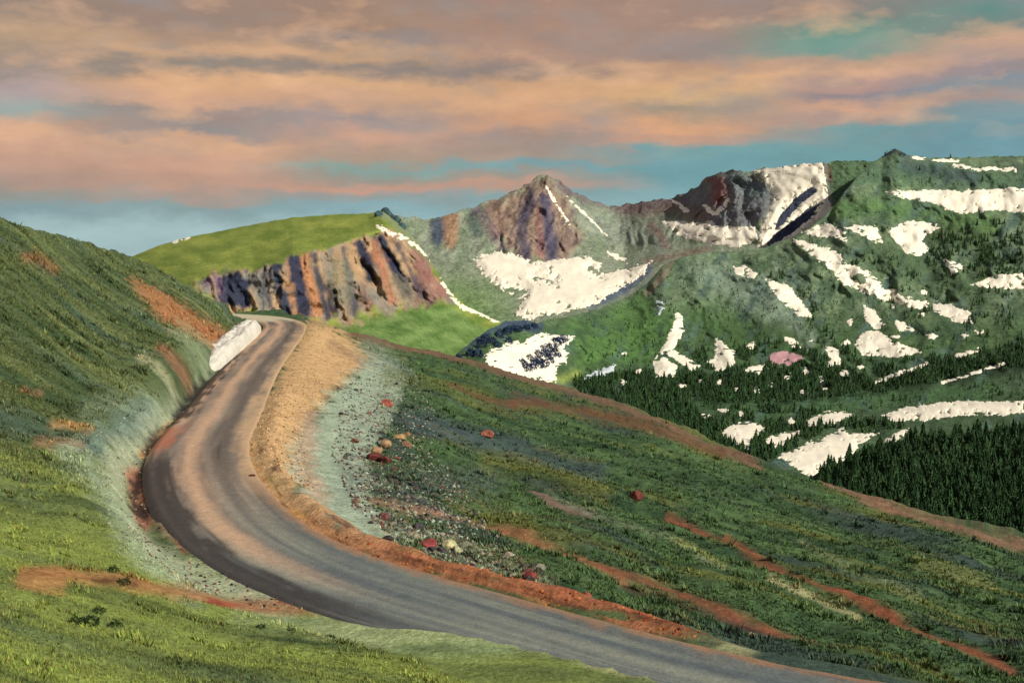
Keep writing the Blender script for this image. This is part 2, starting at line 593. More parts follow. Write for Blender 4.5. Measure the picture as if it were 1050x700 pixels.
def paint(U, V, base, strokes, warp=None):
    """Ground colour: soft-edged beds and streaks of other soil, plants, rock or painted shade laid over the base colour.
    stroke = (points, colour, half width or None for a closed bed, softness, strength)"""
    col = base
    for pts, c, w, soft, k in strokes:
        pts = [tuple(map(float, p)) for p in pts]
        a = np.array(pts)
        mg = (w or 0) + soft * 2 + 8
        sel = (U > a[:, 0].min() - mg) & (U < a[:, 0].max() + mg) & (V > a[:, 1].min() - mg) & (V < a[:, 1].max() + mg)
        if not sel.any():
            continue
        u, v = U[sel], V[sel]
        n = warp[sel] if warp is not None else 0
        d = (w - seg_dist(u, v, pts)) if w is not None else poly_sdf(u, v, pts)
        msk = k * sstep(-soft, soft, d + n * soft * (0.75 if w is not None else 1.3))
        col[sel] = col[sel] * (1 - msk[:, None]) + np.asarray(c)[None] * msk[:, None]
    return col


def soften(c, k, g):
    l = (c @ np.array([0.3, 0.55, 0.15]))[..., None]
    return np.clip((l + (c - l) * k) * g, 0.004, 0.85)


def mixn(a, b, f):
    return a + (b - a) * np.clip(f, 0, 1)[..., None]


U, V = near.U, near.V
x, y = near.X[..., 0], near.X[..., 1]
so_v, sa_v = so[near.nb:], sa[near.nb:]
K = 0.92
st = fbm(x / 14, y / 3.0, 0.7, 4)                       # streaks down the left hill
sr = fbm((x + y) / 3.2, (x - y) / 18.0, 4.7, 4)         # streaks down the right slope
sp = fbm(x / 1.1, y / 1.1, 2.1, 3)
lf = mixn(lin(58, 80, 46, K), lin(110, 124, 70, K), 0.42 + 0.75 * st)
lf = mixn(lf, lin(70, 96, 80, K), 0.6 * sstep(0.1, 0.6, fbm(x / 20, y / 8, 5.5, 3)))
lf = mixn(lf, lin(128, 146, 54, K), sstep(430, 560, V) * (0.7 + 0.8 * st))
rt = mixn(lin(46, 76, 46, K), lin(84, 116, 64, K), 0.45 + 0.7 * sr + 0.35 * sp)
rt = mixn(rt, lin(56, 76, 72, K), 0.8 * sstep(0.05, 0.6, fbm((x + y) / 9, (x - y) / 30.0, 8.7, 3)))
rt = mixn(rt, lin(104, 112, 44, K), 0.7 * sstep(0.15, 0.7, fbm((x + y) / 7, (x - y) / 22.0, 11.7, 3)))
base = mixn(lf, rt, sstep(-3, 3, so_v))
wn = 0.75 * fbm(x / 1.6, y / 1.6, 6.6, 4) + 0.5 * np.where(so_v > 0, sr, st)
OR, RO, RUST, TAN = lin(200, 138, 66, K), lin(180, 92, 46, K), lin(132, 80, 52, K), lin(190, 148, 92, K)
MINT, PALE, BG, DK = lin(164, 184, 156, K), lin(178, 180, 138, K), lin(70, 88, 98, K), lin(44, 40, 40, K)
STROKES = [
    # left hill
    ([(135, 288), (165, 297), (205, 325), (232, 345), (226, 368), (195, 352), (160, 322)], lin(172, 112, 66, K), None, 7, 0.8),
    ([(25, 262), (40, 266), (56, 275)], lin(160, 110, 66, K), 4, 6, 0.6),
    ([(165, 365), (185, 376), (202, 390)], lin(140, 96, 66, K), 5, 5, 0.8),
    ([(145, 372), (178, 396), (196, 405)], PALE, 4, 5, 0.6),
    ([(185, 345), (215, 375), (205, 392)], lin(142, 160, 120, K), 9, 10, 0.6),
    ([(22, 399), (40, 402)], lin(160, 112, 76, K), 3, 5, 0.6),
    ([(95, 430), (150, 425), (215, 405)], lin(126, 146, 116, K), 14, 14, 0.55),
    ([(90, 470), (120, 455), (150, 430)], lin(112, 138, 126, K), 14, 12, 0.7),
    ([(55, 442), (75, 446), (92, 456)], lin(186, 140, 80, K), 4, 6, 0.65),
    ([(38, 458), (60, 462), (85, 470)], lin(180, 128, 96, K), 4, 6, 0.6),
    ([(215, 394), (175, 430), (120, 478), (118, 505), (150, 555), (205, 590), (290, 612)], lin(168, 178, 142, K), 13, 12, 0.85),
    ([(70, 478), (105, 510), (140, 560), (200, 600)], lin(150, 172, 138, K), 12, 14, 0.7),
    ([(205, 402), (172, 432), (148, 456)], lin(206, 156, 76, K), 5, 4, 0.95),
    ([(25, 590), (70, 594), (120, 598), (200, 606), (280, 616), (335, 617)], lin(172, 106, 56, K), 6, 5, 0.75),
    ([(25, 600), (60, 602)], lin(186, 124, 64, K), 9, 6, 0.75),
    ([(215, 612), (270, 615), (310, 617)], lin(168, 72, 46, K), 3.5, 3, 0.85),
    ([(95, 598), (140, 602)], lin(96, 62, 36, K), 2.0, 2, 0.8),
    ([(330, 640), (420, 636), (520, 650), (640, 668), (760, 690)], lin(170, 172, 116, K), 12, 12, 0.8),
    ([(250, 628), (330, 636), (420, 645), (520, 668)], lin(146, 170, 112, K), 12, 12, 0.6),
    # inner edge of the road: bare red earth
    ([(138, 478), (142, 505), (150, 525)], lin(182, 112, 80, K), 8, 5, 0.9),
    ([(165, 520), (175, 540), (190, 560)], lin(150, 70, 50, K), 4, 3, 0.85),
    # valley side of the road
    ([(318, 330), (345, 336), (386, 368), (352, 396), (318, 425), (308, 455), (322, 510), (296, 500), (262, 470), (254, 452), (272, 418), (291, 372)], lin(206, 164, 106, K), None, 8, 0.95),
    ([(340, 352), (372, 372), (388, 384)], lin(150, 118, 86, K), 4, 4, 0.7),
    ([(300, 455), (345, 400), (385, 366), (418, 388), (398, 430), (376, 470), (384, 520), (412, 566), (365, 560), (318, 525), (300, 490)], MINT, None, 10, 0.85),
    ([(380, 360), (400, 380), (395, 410), (372, 440)], lin(138, 154, 130, K), 12, 14, 0.6),
    ([(318, 430), (312, 470), (326, 510)], lin(186, 150, 120, K), 9, 10, 0.7),
    ([(252, 455), (258, 478), (282, 508), (315, 536), (352, 560)], lin(206, 146, 66, K), 5, 4, 0.9),
    ([(315, 532), (352, 556), (415, 574), (494, 596), (560, 614)], lin(190, 126, 64, K), 4, 4, 0.85),
    ([(480, 590), (560, 611), (640, 634), (700, 652), (760, 670)], lin(166, 82, 46, K), 3, 4, 0.85),
    ([(400, 575), (470, 590), (520, 602)], lin(110, 58, 34, K), 1.4, 2, 0.8),
    ([(390, 540), (440, 552), (520, 585), (560, 600)], lin(140, 150, 118, K), 9, 9, 0.6),
    # streaks down the slope
    ([(380, 514), (430, 524), (480, 532)], lin(166, 118, 88, K), 3, 3.5, 0.8),
    ([(470, 530), (530, 546), (590, 566), (640, 590)], lin(160, 106, 64, K), 3.4, 4, 0.85),
    ([(580, 565), (640, 586), (690, 604), (760, 634), (835, 658)], lin(142, 76, 46, K), 3.4, 5, 0.9),
    ([(640, 598), (700, 618), (780, 646)], lin(72, 44, 32, K), 2.5, 3, 0.7),
    ([(684, 536), (720, 551), (762, 565)], lin(136, 66, 44, K), 3.2, 3, 0.85),
    ([(745, 556), (790, 580), (870, 613), (930, 640), (980, 664), (1040, 690)], lin(148, 76, 44, K), 3.8, 3.5, 0.85),
    ([(540, 504), (568, 514), (605, 526)], lin(146, 104, 98, K), 2.5, 3, 0.8),
    ([(560, 505), (620, 530), (690, 556), (742, 584)], lin(122, 136, 104, K), 3, 4, 0.6),
    ([(790, 594), (830, 612), (880, 632)], lin(172, 168, 116, K), 3.5, 3.5, 0.8),
    ([(690, 555), (742, 578)], lin(150, 158, 84, K), 2.5, 3, 0.6),
    ([(820, 556), (880, 590), (940, 612)], lin(126, 140, 92, K), 3, 5, 0.55),
    ([(940, 576), (985, 588), (1015, 602)], lin(128, 136, 72, K), 5, 6, 0.6),
    ([(420, 428), (480, 448), (560, 470), (610, 486)], BG, 9, 10, 0.6),
    ([(360, 488), (420, 500), (500, 492)], lin(84, 96, 98, K), 14, 14, 0.5),
    ([(500, 470), (560, 486), (620, 506)], lin(116, 118, 40, K), 8, 9, 0.6),
    ([(400, 388), (460, 400), (500, 408)], lin(98, 108, 44, K), 7, 8, 0.6),
    # bare brown soil along the brow
    ([(361, 343), (411, 355), (480, 369), (525, 384), (580, 400), (625, 414), (690, 438), (780, 478)], lin(126, 90, 70, K), 3, 3, 0.85),
    ([(462, 394), (480, 402), (530, 416)], lin(112, 64, 46, K), 2.5, 4, 0.8),
    ([(525, 412), (560, 416), (610, 424), (660, 436), (700, 450), (740, 466)], lin(118, 72, 48, K), 4, 6, 0.8),
    ([(845, 496), (880, 511), (925, 526), (1015, 549), (1060, 560)], lin(140, 98, 76, K), 3.5, 3, 0.85),
]
cn = paint(U, V, base, STROKES, wn)
# bank shadow painted dark over the ditch soil, and thin bare edge of the carriageway (follow the road, not the view)
e = sstep(0.9, 0.3, np.abs(so_v + 4.7 + 0.5 * fbm(sa_v / 3, so_v, 0, 3))) * sstep(44, 54, sa_v) * (1 - sstep(140, 165, sa_v))
cn = mixn(cn, DK, 0.9 * e * sstep(-0.5, 0.25, fbm(sa_v / 7, so_v / 2, 5.5, 3)))
wb = fbm(sa_v / 5, so_v / 1.2, 7.3, 4)
e = sstep(1.5, 0.7, np.abs(so_v - 5.0 + 1.1 * wb)) * sstep(10, 20, sa_v + 3 * wb) * (1 - sstep(96, 112, sa_v))
bc = mixn(lin(176, 102, 58, K), lin(206, 164, 106, K), sstep(26, 58, sa_v))
bc = mixn(bc, lin(92, 50, 34, K), 0.8 * sstep(0.15, 0.6, fbm(sa_v / 6, so_v / 0.5, 3.3, 4)) * (1 - 0.6 * sstep(60, 80, sa_v)))
cn = mixn(cn, bc, 0.88 * e * sstep(-0.75, -0.2, fbm(sa_v / 4, so_v, 9.9, 3)))
e = sstep(1.0, 0.4, np.abs(so_v + 3.6)) * 0.8 * sstep(40, 50, sa_v)
cn = mixn(cn, lin(168, 132, 104, K), e)
cn = soften(cn, 0.84, 1.1)
near.cols = cn
near.build('hillside', M_near, cn, 'green tundra hillside and slope on both sides of the curving road')

# road
ss = np.linspace(-4.3, 4.3, 37)
inner = 1 - 0.85 * (1 - sstep(10, 30, CS))          # the verge creeps over the inner lane at the near end
so2 = np.where(ss[None] < 0, ss[None] * inner[:, None], ss[None])
cx = CL[:, None, 0] + CN[:, None, 0] * so2
cy = CL[:, None, 1] + CN[:, None, 1] * so2
A = np.broadcast_to(CS[:, None], cx.shape)
SS = np.broadcast_to(ss[None], cx.shape)
rag = 0.22 * fbm(A / 2.0, SS / 2 + 3, 1.1, 4)
zz = 0.05 - 0.30 * sstep(3.75, 4.3, np.abs(SS) + 0.5 * rag) - 0.0025 * SS ** 2
l1 = fbm(A / 26, SS / 0.8, 0.3, 4)
l2 = fbm(A / 9, SS / 1.6, 5.3, 4)
rc = mixn(lin(110, 102, 96, K), lin(158, 144, 128, K), 0.45 + 0.8 * l1)
neargrey = 1 - sstep(32, 62, A)
rc = mixn(rc, mixn(lin(92, 106, 110, K), lin(136, 144, 132, K), 0.5 + 0.8 * l1 + 0.4 * l2), 0.85 * neargrey)
tan_band = np.exp(-((SS + 0.9 + 0.5 * l2) / 0.8) ** 2) * (0.85 * sstep(26, 46, A)) + 0.7 * sstep(2.4, 3.6, -SS + 0.6 * l2) * sstep(60, 90, A)
rc = mixn(rc, lin(208, 172, 140, K), tan_band)
rc = mixn(rc, lin(58, 52, 50, K), 0.75 * np.exp(-((SS - 1.5 + 0.4 * l2) / 0.7) ** 2) * sstep(50, 70, A) * (0.6 + 0.8 * l1))
l3 = fbm(A / 5, SS / 0.5, 8.3, 4)
rc = mixn(rc, lin(62, 56, 56, K), 0.85 * sstep(-1.7, -2.6, SS + 0.9 * l3) * sstep(20, 32, A + 4 * l3) * (1 - sstep(64, 76, A + 4 * l3)))
rc = mixn(rc, lin(182, 112, 84, K), 0.8 * sstep(-2.2, -3.0, SS + 0.9 * l3) * sstep(70, 76, A + 4 * l3) * (1 - sstep(80, 86, A + 3 * l3)))
rc = mixn(rc, lin(52, 46, 46, K), 0.85 * sstep(-2.7, -3.3, SS + 0.9 * l3) * sstep(84, 88, A + 3 * l3) * (1 - sstep(140, 160, A)))
rc = mixn(rc, lin(204, 172, 134, K), 0.85 * sstep(1.9, 3.7, SS + 0.8 * l2 + 0.5 * fbm(A / 1.2, SS / 0.7, 2.2, 3)) * sstep(46, 66, A))
rc = mixn(rc, lin(168, 124, 88, K), 0.7 * sstep(2.9, 3.7, SS + 0.6 * fbm(A / 1.0, SS / 0.6, 6.2, 3)) * (1 - sstep(46, 66, A)))
rc = mixn(rc, lin(206, 198, 168, K), 0.85 * sstep(CS[-1] - 62, CS[-1] - 50, A + 5 * l2))
zz = zz - 0.09 * (1 - sstep(14, 36, A)) * (SS < 3)
road = mesh('road', np.stack([cx, cy, zz], -1), grid_faces(*cx.shape), M_road, rc)
tag(road, 'worn grey mountain road curving round the hillside', kind='structure')

# ------------------------------------------------------------------ far ground


def lines_Y(lines):
    ls = [np.array(l, float) for l in lines]

    def f(U, V):
        u = U[0]
        vs = np.array([np.interp(u, l[:, 0], l[:, 1]) for l in ls])
        ws = np.array([1 / np.interp(u, l[:, 0], l[:, 2]) for l in ls])
        vs = np.maximum.accumulate(vs + np.arange(len(ls))[:, None] * 0.02, 0)
        o = np.empty_like(U)
        for i in range(len(u)):
            o[:, i] = np.interp(V[:, i], vs[:, i], ws[:, i])
        # soften the creases
        for _ in range(3):
            o[1:-1] = 0.25 * o[:-2] + 0.5 * o[1:-1] + 0.25 * o[2:]
        return 1 / o
    return f


# --- grassy plateau with a cliff edge
PT = [(60, 300), (110, 275), (135, 263), (160, 253), (185, 245), (215, 239), (260, 230), (300, 223), (340, 220), (378, 219), (392, 216), (403, 224), (415, 234), (430, 250), (447, 277),
      (462, 299), (480, 315), (505, 327), (540, 340), (580, 356)]
CT_ = [(60, 330), (180, 290), (200, 284), (215, 281), (260, 275), (300, 264), (330, 256), (360, 246), (385, 236), (395, 234), (410, 240), (430, 256), (447, 281), (462, 303), (480, 320), (505, 332), (540, 345), (580, 361)]
CB = [(60, 340), (200, 300), (235, 322), (280, 326), (320, 329), (350, 330), (390, 320), (430, 311), (455, 307), (468, 312), (480, 323), (505, 336), (540, 350), (580, 366)]


def withY(l, ys):
    ys = np.array(ys, float)
    return [(u, v, np.interp(u, ys[:, 0], ys[:, 1])) for u, v in l]


plat_lines = [withY(PT, [(60, 1900), (200, 2300), (300, 2200), (390, 1950), (450, 1850), (580, 1900)]),
              withY(CT_, [(60, 1300), (200, 1250), (300, 1260), (390, 1600), (450, 1750), (580, 1850)]),
              withY(CB, [(60, 1200), (200, 1185), (300, 1190), (390, 1500), (450, 1660), (580, 1800)]),
              [(60, 420, 800), (300, 400, 800), (400, 400, 1150), (450, 400, 1350), (580, 430, 1500)]]


def cliff_mask(U, V):
    a = np.interp(U, *np.array(CT_).T)
    b = np.interp(U, *np.array(CB).T)
    w = 6 * fbm(U / 14, V / 14, 3.1, 4)
    return sstep(-2, 3, V - a + w) * (1 - sstep(-5, 5, V - b + 2 * w)) * sstep(190, 215, U) * (1 - sstep(458, 474, U))


def plat_disp(U, V, Y):
    k = Y / FPX
    c = cliff_mask(U, V)
    sh = U - 0.30 * (V - 280) * (0.4 + (U - 200) / 260.0) + 9 * fbm(U / 40, V / 30, 6.4, 3)
    ribs = ridged(sh / 34.0, V / 110.0, 0.4, 4, 0.5)
    g = c * (-19.0 * ribs + 6.0 * fbm(U / 11, V / 11, 1.4, 4))
    s = (1 - c) * (2.0 * fbm(U / 40, V / 16, 2.2, 4)) * sstep(0, 6, V - np.interp(U, *np.array(PT).T))
    return k * (g + s)


plat = Sheet(60, 580, 1.2, PT, [(60, 420), (300, 400), (450, 400), (580, 430)], 150, lines_Y(plat_lines), plat_disp, rough=0.5, back=14, bstep=14, bslope=0.4)
U, V = plat.U, plat.V
fn = fbm(U / 22, V / 9, 0.9, 4)
pc = mixn(lin(106, 130, 42), lin(148, 160, 62), 0.45 + 0.7 * fn)
apr = sstep(-4, 10, V - np.interp(U, *np.array(CB).T)) * sstep(320, 380, U)
pc = mixn(pc, mixn(lin(82, 116, 50, K), lin(118, 148, 78, K), 0.5 + 0.8 * fn), apr)
cm = cliff_mask(U, V)
sh = U - 0.30 * (V - 280) * (0.4 + (U - 200) / 260.0) + 9 * fbm(U / 40, V / 30, 6.4, 3)
b1 = fbm(sh / 13.0, V / 40.0, 7.7, 4)
b2 = fbm(sh / 30.0, V / 120.0, 3.7, 3)
rk = mixn(lin(178, 146, 108), lin(124, 124, 116), 0.5 + 0.9 * b1)
rk = mixn(rk, lin(178, 126, 84, K), 0.8 * sstep(0.1, 0.6, b2))
rk = mixn(rk, lin(126, 84, 86, K), 0.7 * sstep(0.1, 0.6, -b2) * sstep(320, 400, U))
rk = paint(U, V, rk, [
    # dark blue gully shade painted on the cliff, then orange and grey rock bands
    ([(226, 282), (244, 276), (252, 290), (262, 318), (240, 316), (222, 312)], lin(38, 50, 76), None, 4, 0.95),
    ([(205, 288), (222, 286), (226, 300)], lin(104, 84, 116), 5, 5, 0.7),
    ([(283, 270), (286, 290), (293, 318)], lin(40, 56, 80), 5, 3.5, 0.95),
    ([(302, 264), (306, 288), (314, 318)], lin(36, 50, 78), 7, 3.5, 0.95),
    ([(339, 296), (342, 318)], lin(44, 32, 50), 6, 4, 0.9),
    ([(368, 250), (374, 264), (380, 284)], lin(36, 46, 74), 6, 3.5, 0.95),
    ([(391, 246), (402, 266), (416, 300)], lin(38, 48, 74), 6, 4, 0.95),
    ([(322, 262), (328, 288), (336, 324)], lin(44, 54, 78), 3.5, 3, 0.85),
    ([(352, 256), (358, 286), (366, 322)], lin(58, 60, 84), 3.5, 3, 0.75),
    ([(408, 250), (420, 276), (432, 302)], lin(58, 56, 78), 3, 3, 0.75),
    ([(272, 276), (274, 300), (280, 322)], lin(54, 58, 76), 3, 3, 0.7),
    ([(312, 262), (318, 290), (326, 320)], lin(186, 128, 84), 4, 3, 0.8),
    ([(384, 252), (394, 280), (402, 306)], lin(176, 112, 78), 4.5, 4, 0.8),
    ([(346, 262), (348, 290)], lin(168, 128, 88), 4, 4, 0.7),
    ([(427, 254), (440, 278), (452, 300)], lin(150, 88, 84), 7, 6, 0.6),
    ([(350, 270), (352, 300)], lin(132, 136, 108), 9, 8, 0.5),
    ([(405, 290), (420, 310)], lin(142, 132, 100), 7, 8, 0.5),
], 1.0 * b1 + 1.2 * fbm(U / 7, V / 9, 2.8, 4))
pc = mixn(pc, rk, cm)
pc = paint(U, V, pc, [([(398, 216), (412, 228), (432, 246), (444, 262)], lin(120, 132, 112), 9, 6, 0.7)], fn)
pc = soften(pc, 0.9, 1.12)
plat.cols = pc
plat.build('plateau', M_plat, pc, 'grass-topped plateau ending in orange and grey cliffs with dark blue gully shade')

# --- rocky peaks and snow basin
BT = [(350, 246), (380, 232), (400, 219), (425, 223), (440, 226), (455, 221), (480, 214), (510, 204), (530, 194), (545, 185), (555, 179.5), (562, 178.5), (575, 187), (590, 197), (610, 206), (625, 210), (645, 210),
      (665, 206.5), (690, 203), (705, 197), (715, 190), (725, 182), (735, 177), (748, 175.5), (757, 174), (768, 176), (785, 173), (801, 171), (822, 168), (845, 166.5), (870, 165.5), (890, 165), (905, 166), (960, 185)]
BM = [(350, 290), (440, 268), (490, 266), (540, 268), (590, 265), (640, 262), (680, 252), (740, 248), (780, 250), (830, 250), (900, 250), (960, 250)]
BY = [(350, 3300), (440, 3400), (560, 3700), (630, 3900), (700, 3600), (760, 3250), (800, 3150), (850, 3050), (900, 3050), (960, 3050)]
peak_lines = [withY(BT, BY), withY(BM, [(350, 2900), (440, 2950), (560, 3000), (640, 3250), (720, 3000), (780, 2850), (900, 2850), (960, 2850)]),
              [(350, 360, 2200), (500, 345, 2200), (560, 335, 2250), (640, 320, 2400), (720, 290, 2600), (960, 300, 2650)]]


def fan(U, V, us, vs, f, off):
    a = np.arctan2(U - us, np.maximum(V - vs + 14, 2))
    r = np.hypot(U - us, V - vs + 14)
    return ridged(a * f, r / 130.0, off, 4, 0.5)


def peak_disp(U, V, Y):
    k = Y / FPX
    mid = np.interp(U, *np.array(BM).T)
    st_ = 1 - sstep(-12, 4, V - mid)
    w1 = np.exp(-((U - 555) / 62.0) ** 4)
    w2 = np.exp(-((U - 748) / 50.0) ** 4)
    wu = U + 14 * fbm(U / 45, V / 38, 11.2, 3)
    wv = V + 10 * fbm(U / 40, V / 40, 15.2, 3)
    crag = ridged((wu + 0.5 * wv) / 30, (wv - 0.35 * wu) / 46.0, 7.4, 4, 0.55)
    g = w1 * (fan(wu, wv, 566, 168, 2.1, 0.3) * -14 + crag * -13) + w2 * (fan(wu, wv, 752, 166, 2.2, 4.3) * -8 + crag * -11)
    g = g + (1 - np.maximum(w1, w2)) * -10 * ridged((wu + 0.35 * V) / 26, V / 60.0, 6.1, 4)
    g = g * (1 - 0.8 * sstep(780, 792, U)) * st_ * sstep(0, 7, V - np.interp(U, *np.array(BT).T))
    return k * (g + 2.5 * fbm(U / 10, V / 8, 3.3, 4) + (1 - st_) * 5 * fbm(U / 34, V / 18, 8.3, 3))


peak = Sheet(350, 960, 1.2, BT, [(350, 352), (500, 345), (560, 335), (640, 318), (720, 288), (960, 295)], 150, lines_Y(peak_lines), peak_disp, rough=2.6, back=14, bstep=30, bslope=0.6)
U, V = peak.U, peak.V
fn = fbm(U / 16, V / 16, 1.9, 4)
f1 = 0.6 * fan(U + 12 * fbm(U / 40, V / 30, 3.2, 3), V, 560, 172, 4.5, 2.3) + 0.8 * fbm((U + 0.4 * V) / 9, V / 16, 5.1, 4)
pk = mixn(lin(132, 140, 120), lin(108, 124, 98), 0.5 + 0.8 * fn)
pk = mixn(pk, lin(70, 96, 66), sstep(846, 852, U) * 0.95)
pk = mixn(pk, lin(104, 134, 74), sstep(262, 320, V) * sstep(560, 470, U))
pk = paint(U, V, pk, [
    ([(441, 226), (455, 222), (458, 245), (448, 256), (440, 240)], lin(48, 62, 92), None, 4, 0.8),
    ([(462, 224), (462, 248)], lin(160, 112, 80), 7, 5, 0.7),
    ([(487, 218), (488, 240)], lin(78, 100, 100), 5, 5, 0.6),
    ([(508, 208), (510, 236)], lin(128, 94, 82), 8, 7, 0.6),
    ([(500, 212), (528, 196), (562, 180), (584, 206), (600, 240), (580, 266), (545, 268), (522, 256), (504, 236)], lin(140, 112, 96), None, 8, 0.8),
    ([(490, 216), (505, 236), (512, 252)], lin(120, 100, 108), 5, 5, 0.6),
    ([(545, 200), (534, 238), (540, 262)], lin(74, 72, 92), 6, 5, 0.8),
    ([(558, 205), (562, 232), (566, 262)], lin(58, 64, 96), 6, 5, 0.8),
    ([(552, 215), (555, 262)], lin(146, 92, 92), 3, 3, 0.6),
    ([(575, 190), (600, 202), (640, 212), (700, 205)], lin(98, 82, 92), 6, 5, 0.75),
    ([(690, 204), (715, 191), (735, 178), (758, 175), (768, 178), (785, 188), (794, 200), (786, 222), (770, 233), (735, 231), (715, 222)], lin(98, 100, 106), None, 4, 0.9),
    ([(728, 184), (742, 182), (748, 196), (742, 214), (728, 205)], lin(122, 78, 76), None, 6, 0.85),
    ([(755, 182), (775, 196)], lin(90, 110, 106), 9, 8, 0.6),
    ([(640, 218), (690, 214), (722, 222)], lin(106, 84, 80), 7, 7, 0.7),
    ([(600, 225), (650, 240), (680, 250)], lin(128, 138, 124), 12, 12, 0.7),
    ([(668, 232), (676, 240), (684, 252)], lin(112, 82, 78), 5, 4, 0.7),
    ([(664, 268), (690, 262), (725, 256)], lin(122, 96, 86), 4, 4, 0.6),
    ([(606, 312), (636, 298), (664, 276)], lin(70, 84, 116), 5, 4, 0.75),
    ([(849, 174), (850, 184)], lin(110, 66, 56), 2.5, 3, 0.7),
    ([(776, 176), (845, 168), (856, 214), (830, 238), (800, 250), (776, 255), (786, 222), (792, 198)], lin(128, 130, 122), None, 3, 0.8),
    ([(832, 189), (840, 195), (818, 214), (803, 232), (792, 237), (798, 222), (814, 203)], lin(46, 54, 76), None, 2, 0.95),
    ([(842, 208), (834, 223), (816, 238), (800, 248), (782, 254), (793, 239), (811, 227), (827, 213)], lin(46, 54, 76), None, 2, 0.95),
], 0.7 * f1)
pk = mixn(pk, pk * np.array([0.62, 0.62, 0.74]), sstep(0.0, 0.5, f1) * np.exp(-((U - 556) / 60.0) ** 4) * (1 - sstep(255, 268, V)))  # blue-violet shadow tone painted into the rock colour of the pointed peak
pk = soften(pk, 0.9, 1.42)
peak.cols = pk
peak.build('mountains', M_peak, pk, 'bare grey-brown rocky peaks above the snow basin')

# --- green mountain with the snow patches, falling into the wooded valley
ET = [(430, 392), (455, 374), (470, 361), (485, 349), (500, 338), (520, 329), (540, 328), (551, 331), (578, 325), (614, 317), (643, 305), (664, 290), (680, 272), (700, 263), (730, 259), (760, 258), (790, 252),
      (812, 243), (826, 236), (840, 226), (853, 214), (866, 196), (880, 180), (892, 168), (904, 161), (913, 155), (920, 154), (935, 160), (960, 162), (1015, 161), (1140, 158)]
E1 = [(430, 402, 900), (500, 350, 1150), (551, 345, 1250), (650, 345, 1600), (750, 335, 1800), (850, 320, 1950), (950, 310, 2050), (1140, 300, 2050)]
E2 = [(430, 420, 850), (500, 386, 1020), (600, 392, 1270), (700, 396, 1330), (800, 400, 1340), (900, 396, 1390), (1000, 384, 1430), (1140, 372, 1450)]
E3 = [(430, 440, 850), (600, 415, 1100), (700, 428, 1130), (800, 428, 1140), (900, 424, 1140), (1000, 412, 1170), (1140, 402, 1200)]
E4 = [(430, 480, 700), (600, 450, 900), (690, 452, 930), (780, 478, 840), (850, 505, 780), (1015, 560, 690), (1140, 580, 650)]
E5 = [(430, 520, 600), (700, 520, 700), (1140, 640, 560)]
EYS = [(430, 950), (500, 1200), (551, 1330), (643, 1950), (700, 2250), (790, 2380), (840, 2440), (866, 2580), (885, 2740), (905, 2930), (920, 2950), (1015, 3050), (1140, 3000)]
mtn_lines = [withY(ET, EYS), E1, E2, E3, E4, E5]


def mtn_disp(U, V, Y):
    k = Y / FPX
    wu = U + 16 * fbm(U / 60, V / 45, 21.2, 3)
    a = -17 * ridged((wu - 0.9 * V) / 66.0, (V + 0.6 * wu) / 120.0, 2.7, 5, 0.52)
    b = 7 * fbm(U / 16, V / 11, 5.3, 4)
    return k * (a + b) * sstep(0, 8, V - np.interp(U, *np.array(ET).T)) * (1 - 0.6 * sstep(380, 420, V))


mtn = Sheet(430, 1140, 1.3, ET, [(430, 500), (700, 505), (1015, 600), (1140, 620)], 270, lines_Y(mtn_lines), mtn_disp, rough=1.3, back=14, bstep=22, bslope=0.55)
U, V = mtn.U, mtn.V
fn = fbm((U - V) / 34, (U + V) / 14, 1.9, 4)
fs = fbm(U / 5, V / 5, 4.9, 3)
ec = mixn(lin(70, 96, 66), lin(112, 132, 96), 0.4 + 0.8 * fn + 0.3 * fs)
grn = sstep(0.45, 0.0, np.abs(fbm(U / 60, V / 60, 9.1, 2)))
ec = mixn(ec, lin(60, 92, 44), 0.75 * sstep(300, 345, V) * (1 - sstep(370, 390, V)))
ec = mixn(ec, lin(56, 84, 50), 0.8 * sstep(345, 385, V + 10 * fs))
ec = paint(U, V, ec, [
    ([(580, 335), (620, 322), (660, 300), (690, 330), (680, 360), (640, 375), (600, 375)], lin(72, 112, 46), None, 10, 0.85),
    ([(690, 275), (740, 268), (790, 285), (830, 330), (850, 360), (800, 340), (740, 300)], lin(112, 132, 112), None, 14, 0.75),
    ([(710, 330), (760, 340), (800, 355)], lin(60, 92, 44), 16, 14, 0.8),
    ([(855, 180), (930, 176), (1050, 188)], lin(72, 104, 74), 10, 10, 0.8),
    ([(930, 172), (1000, 182)], lin(56, 72, 78), 6, 6, 0.7),
    ([(860, 215), (900, 212), (960, 222), (1015, 232)], lin(74, 112, 54), 9, 9, 0.8),
    ([(905, 262), (945, 276), (1000, 300)], lin(58, 84, 50), 14, 12, 0.7),
    ([(960, 240), (1000, 246), (1010, 270)], lin(64, 84, 44), 12, 12, 0.7),
    ([(905, 158), (920, 155), (930, 161)], lin(66, 74, 74), 4, 4, 0.8),
    ([(478, 352), (500, 338), (535, 330), (552, 336)], lin(48, 62, 92), 6, 4, 0.85),
    ([(570, 392), (590, 384)], lin(132, 150, 52), 5, 5, 0.8),
    ([(700, 408), (800, 420), (900, 408), (1015, 398)], lin(66, 104, 58), 10, 9, 0.8),
    ([(588, 392), (640, 380), (700, 384), (760, 386), (820, 380), (900, 386), (980, 370), (1080, 352), (1080, 376), (960, 394), (880, 404), (800, 412), (700, 410), (760, 440), (790, 478), (740, 470), (690, 445), (620, 420)], lin(32, 50, 30), None, 8, 0.92),
    ([(664, 300), (672, 292), (690, 268)], lin(128, 96, 84), 3, 3, 0.6),
], fn)
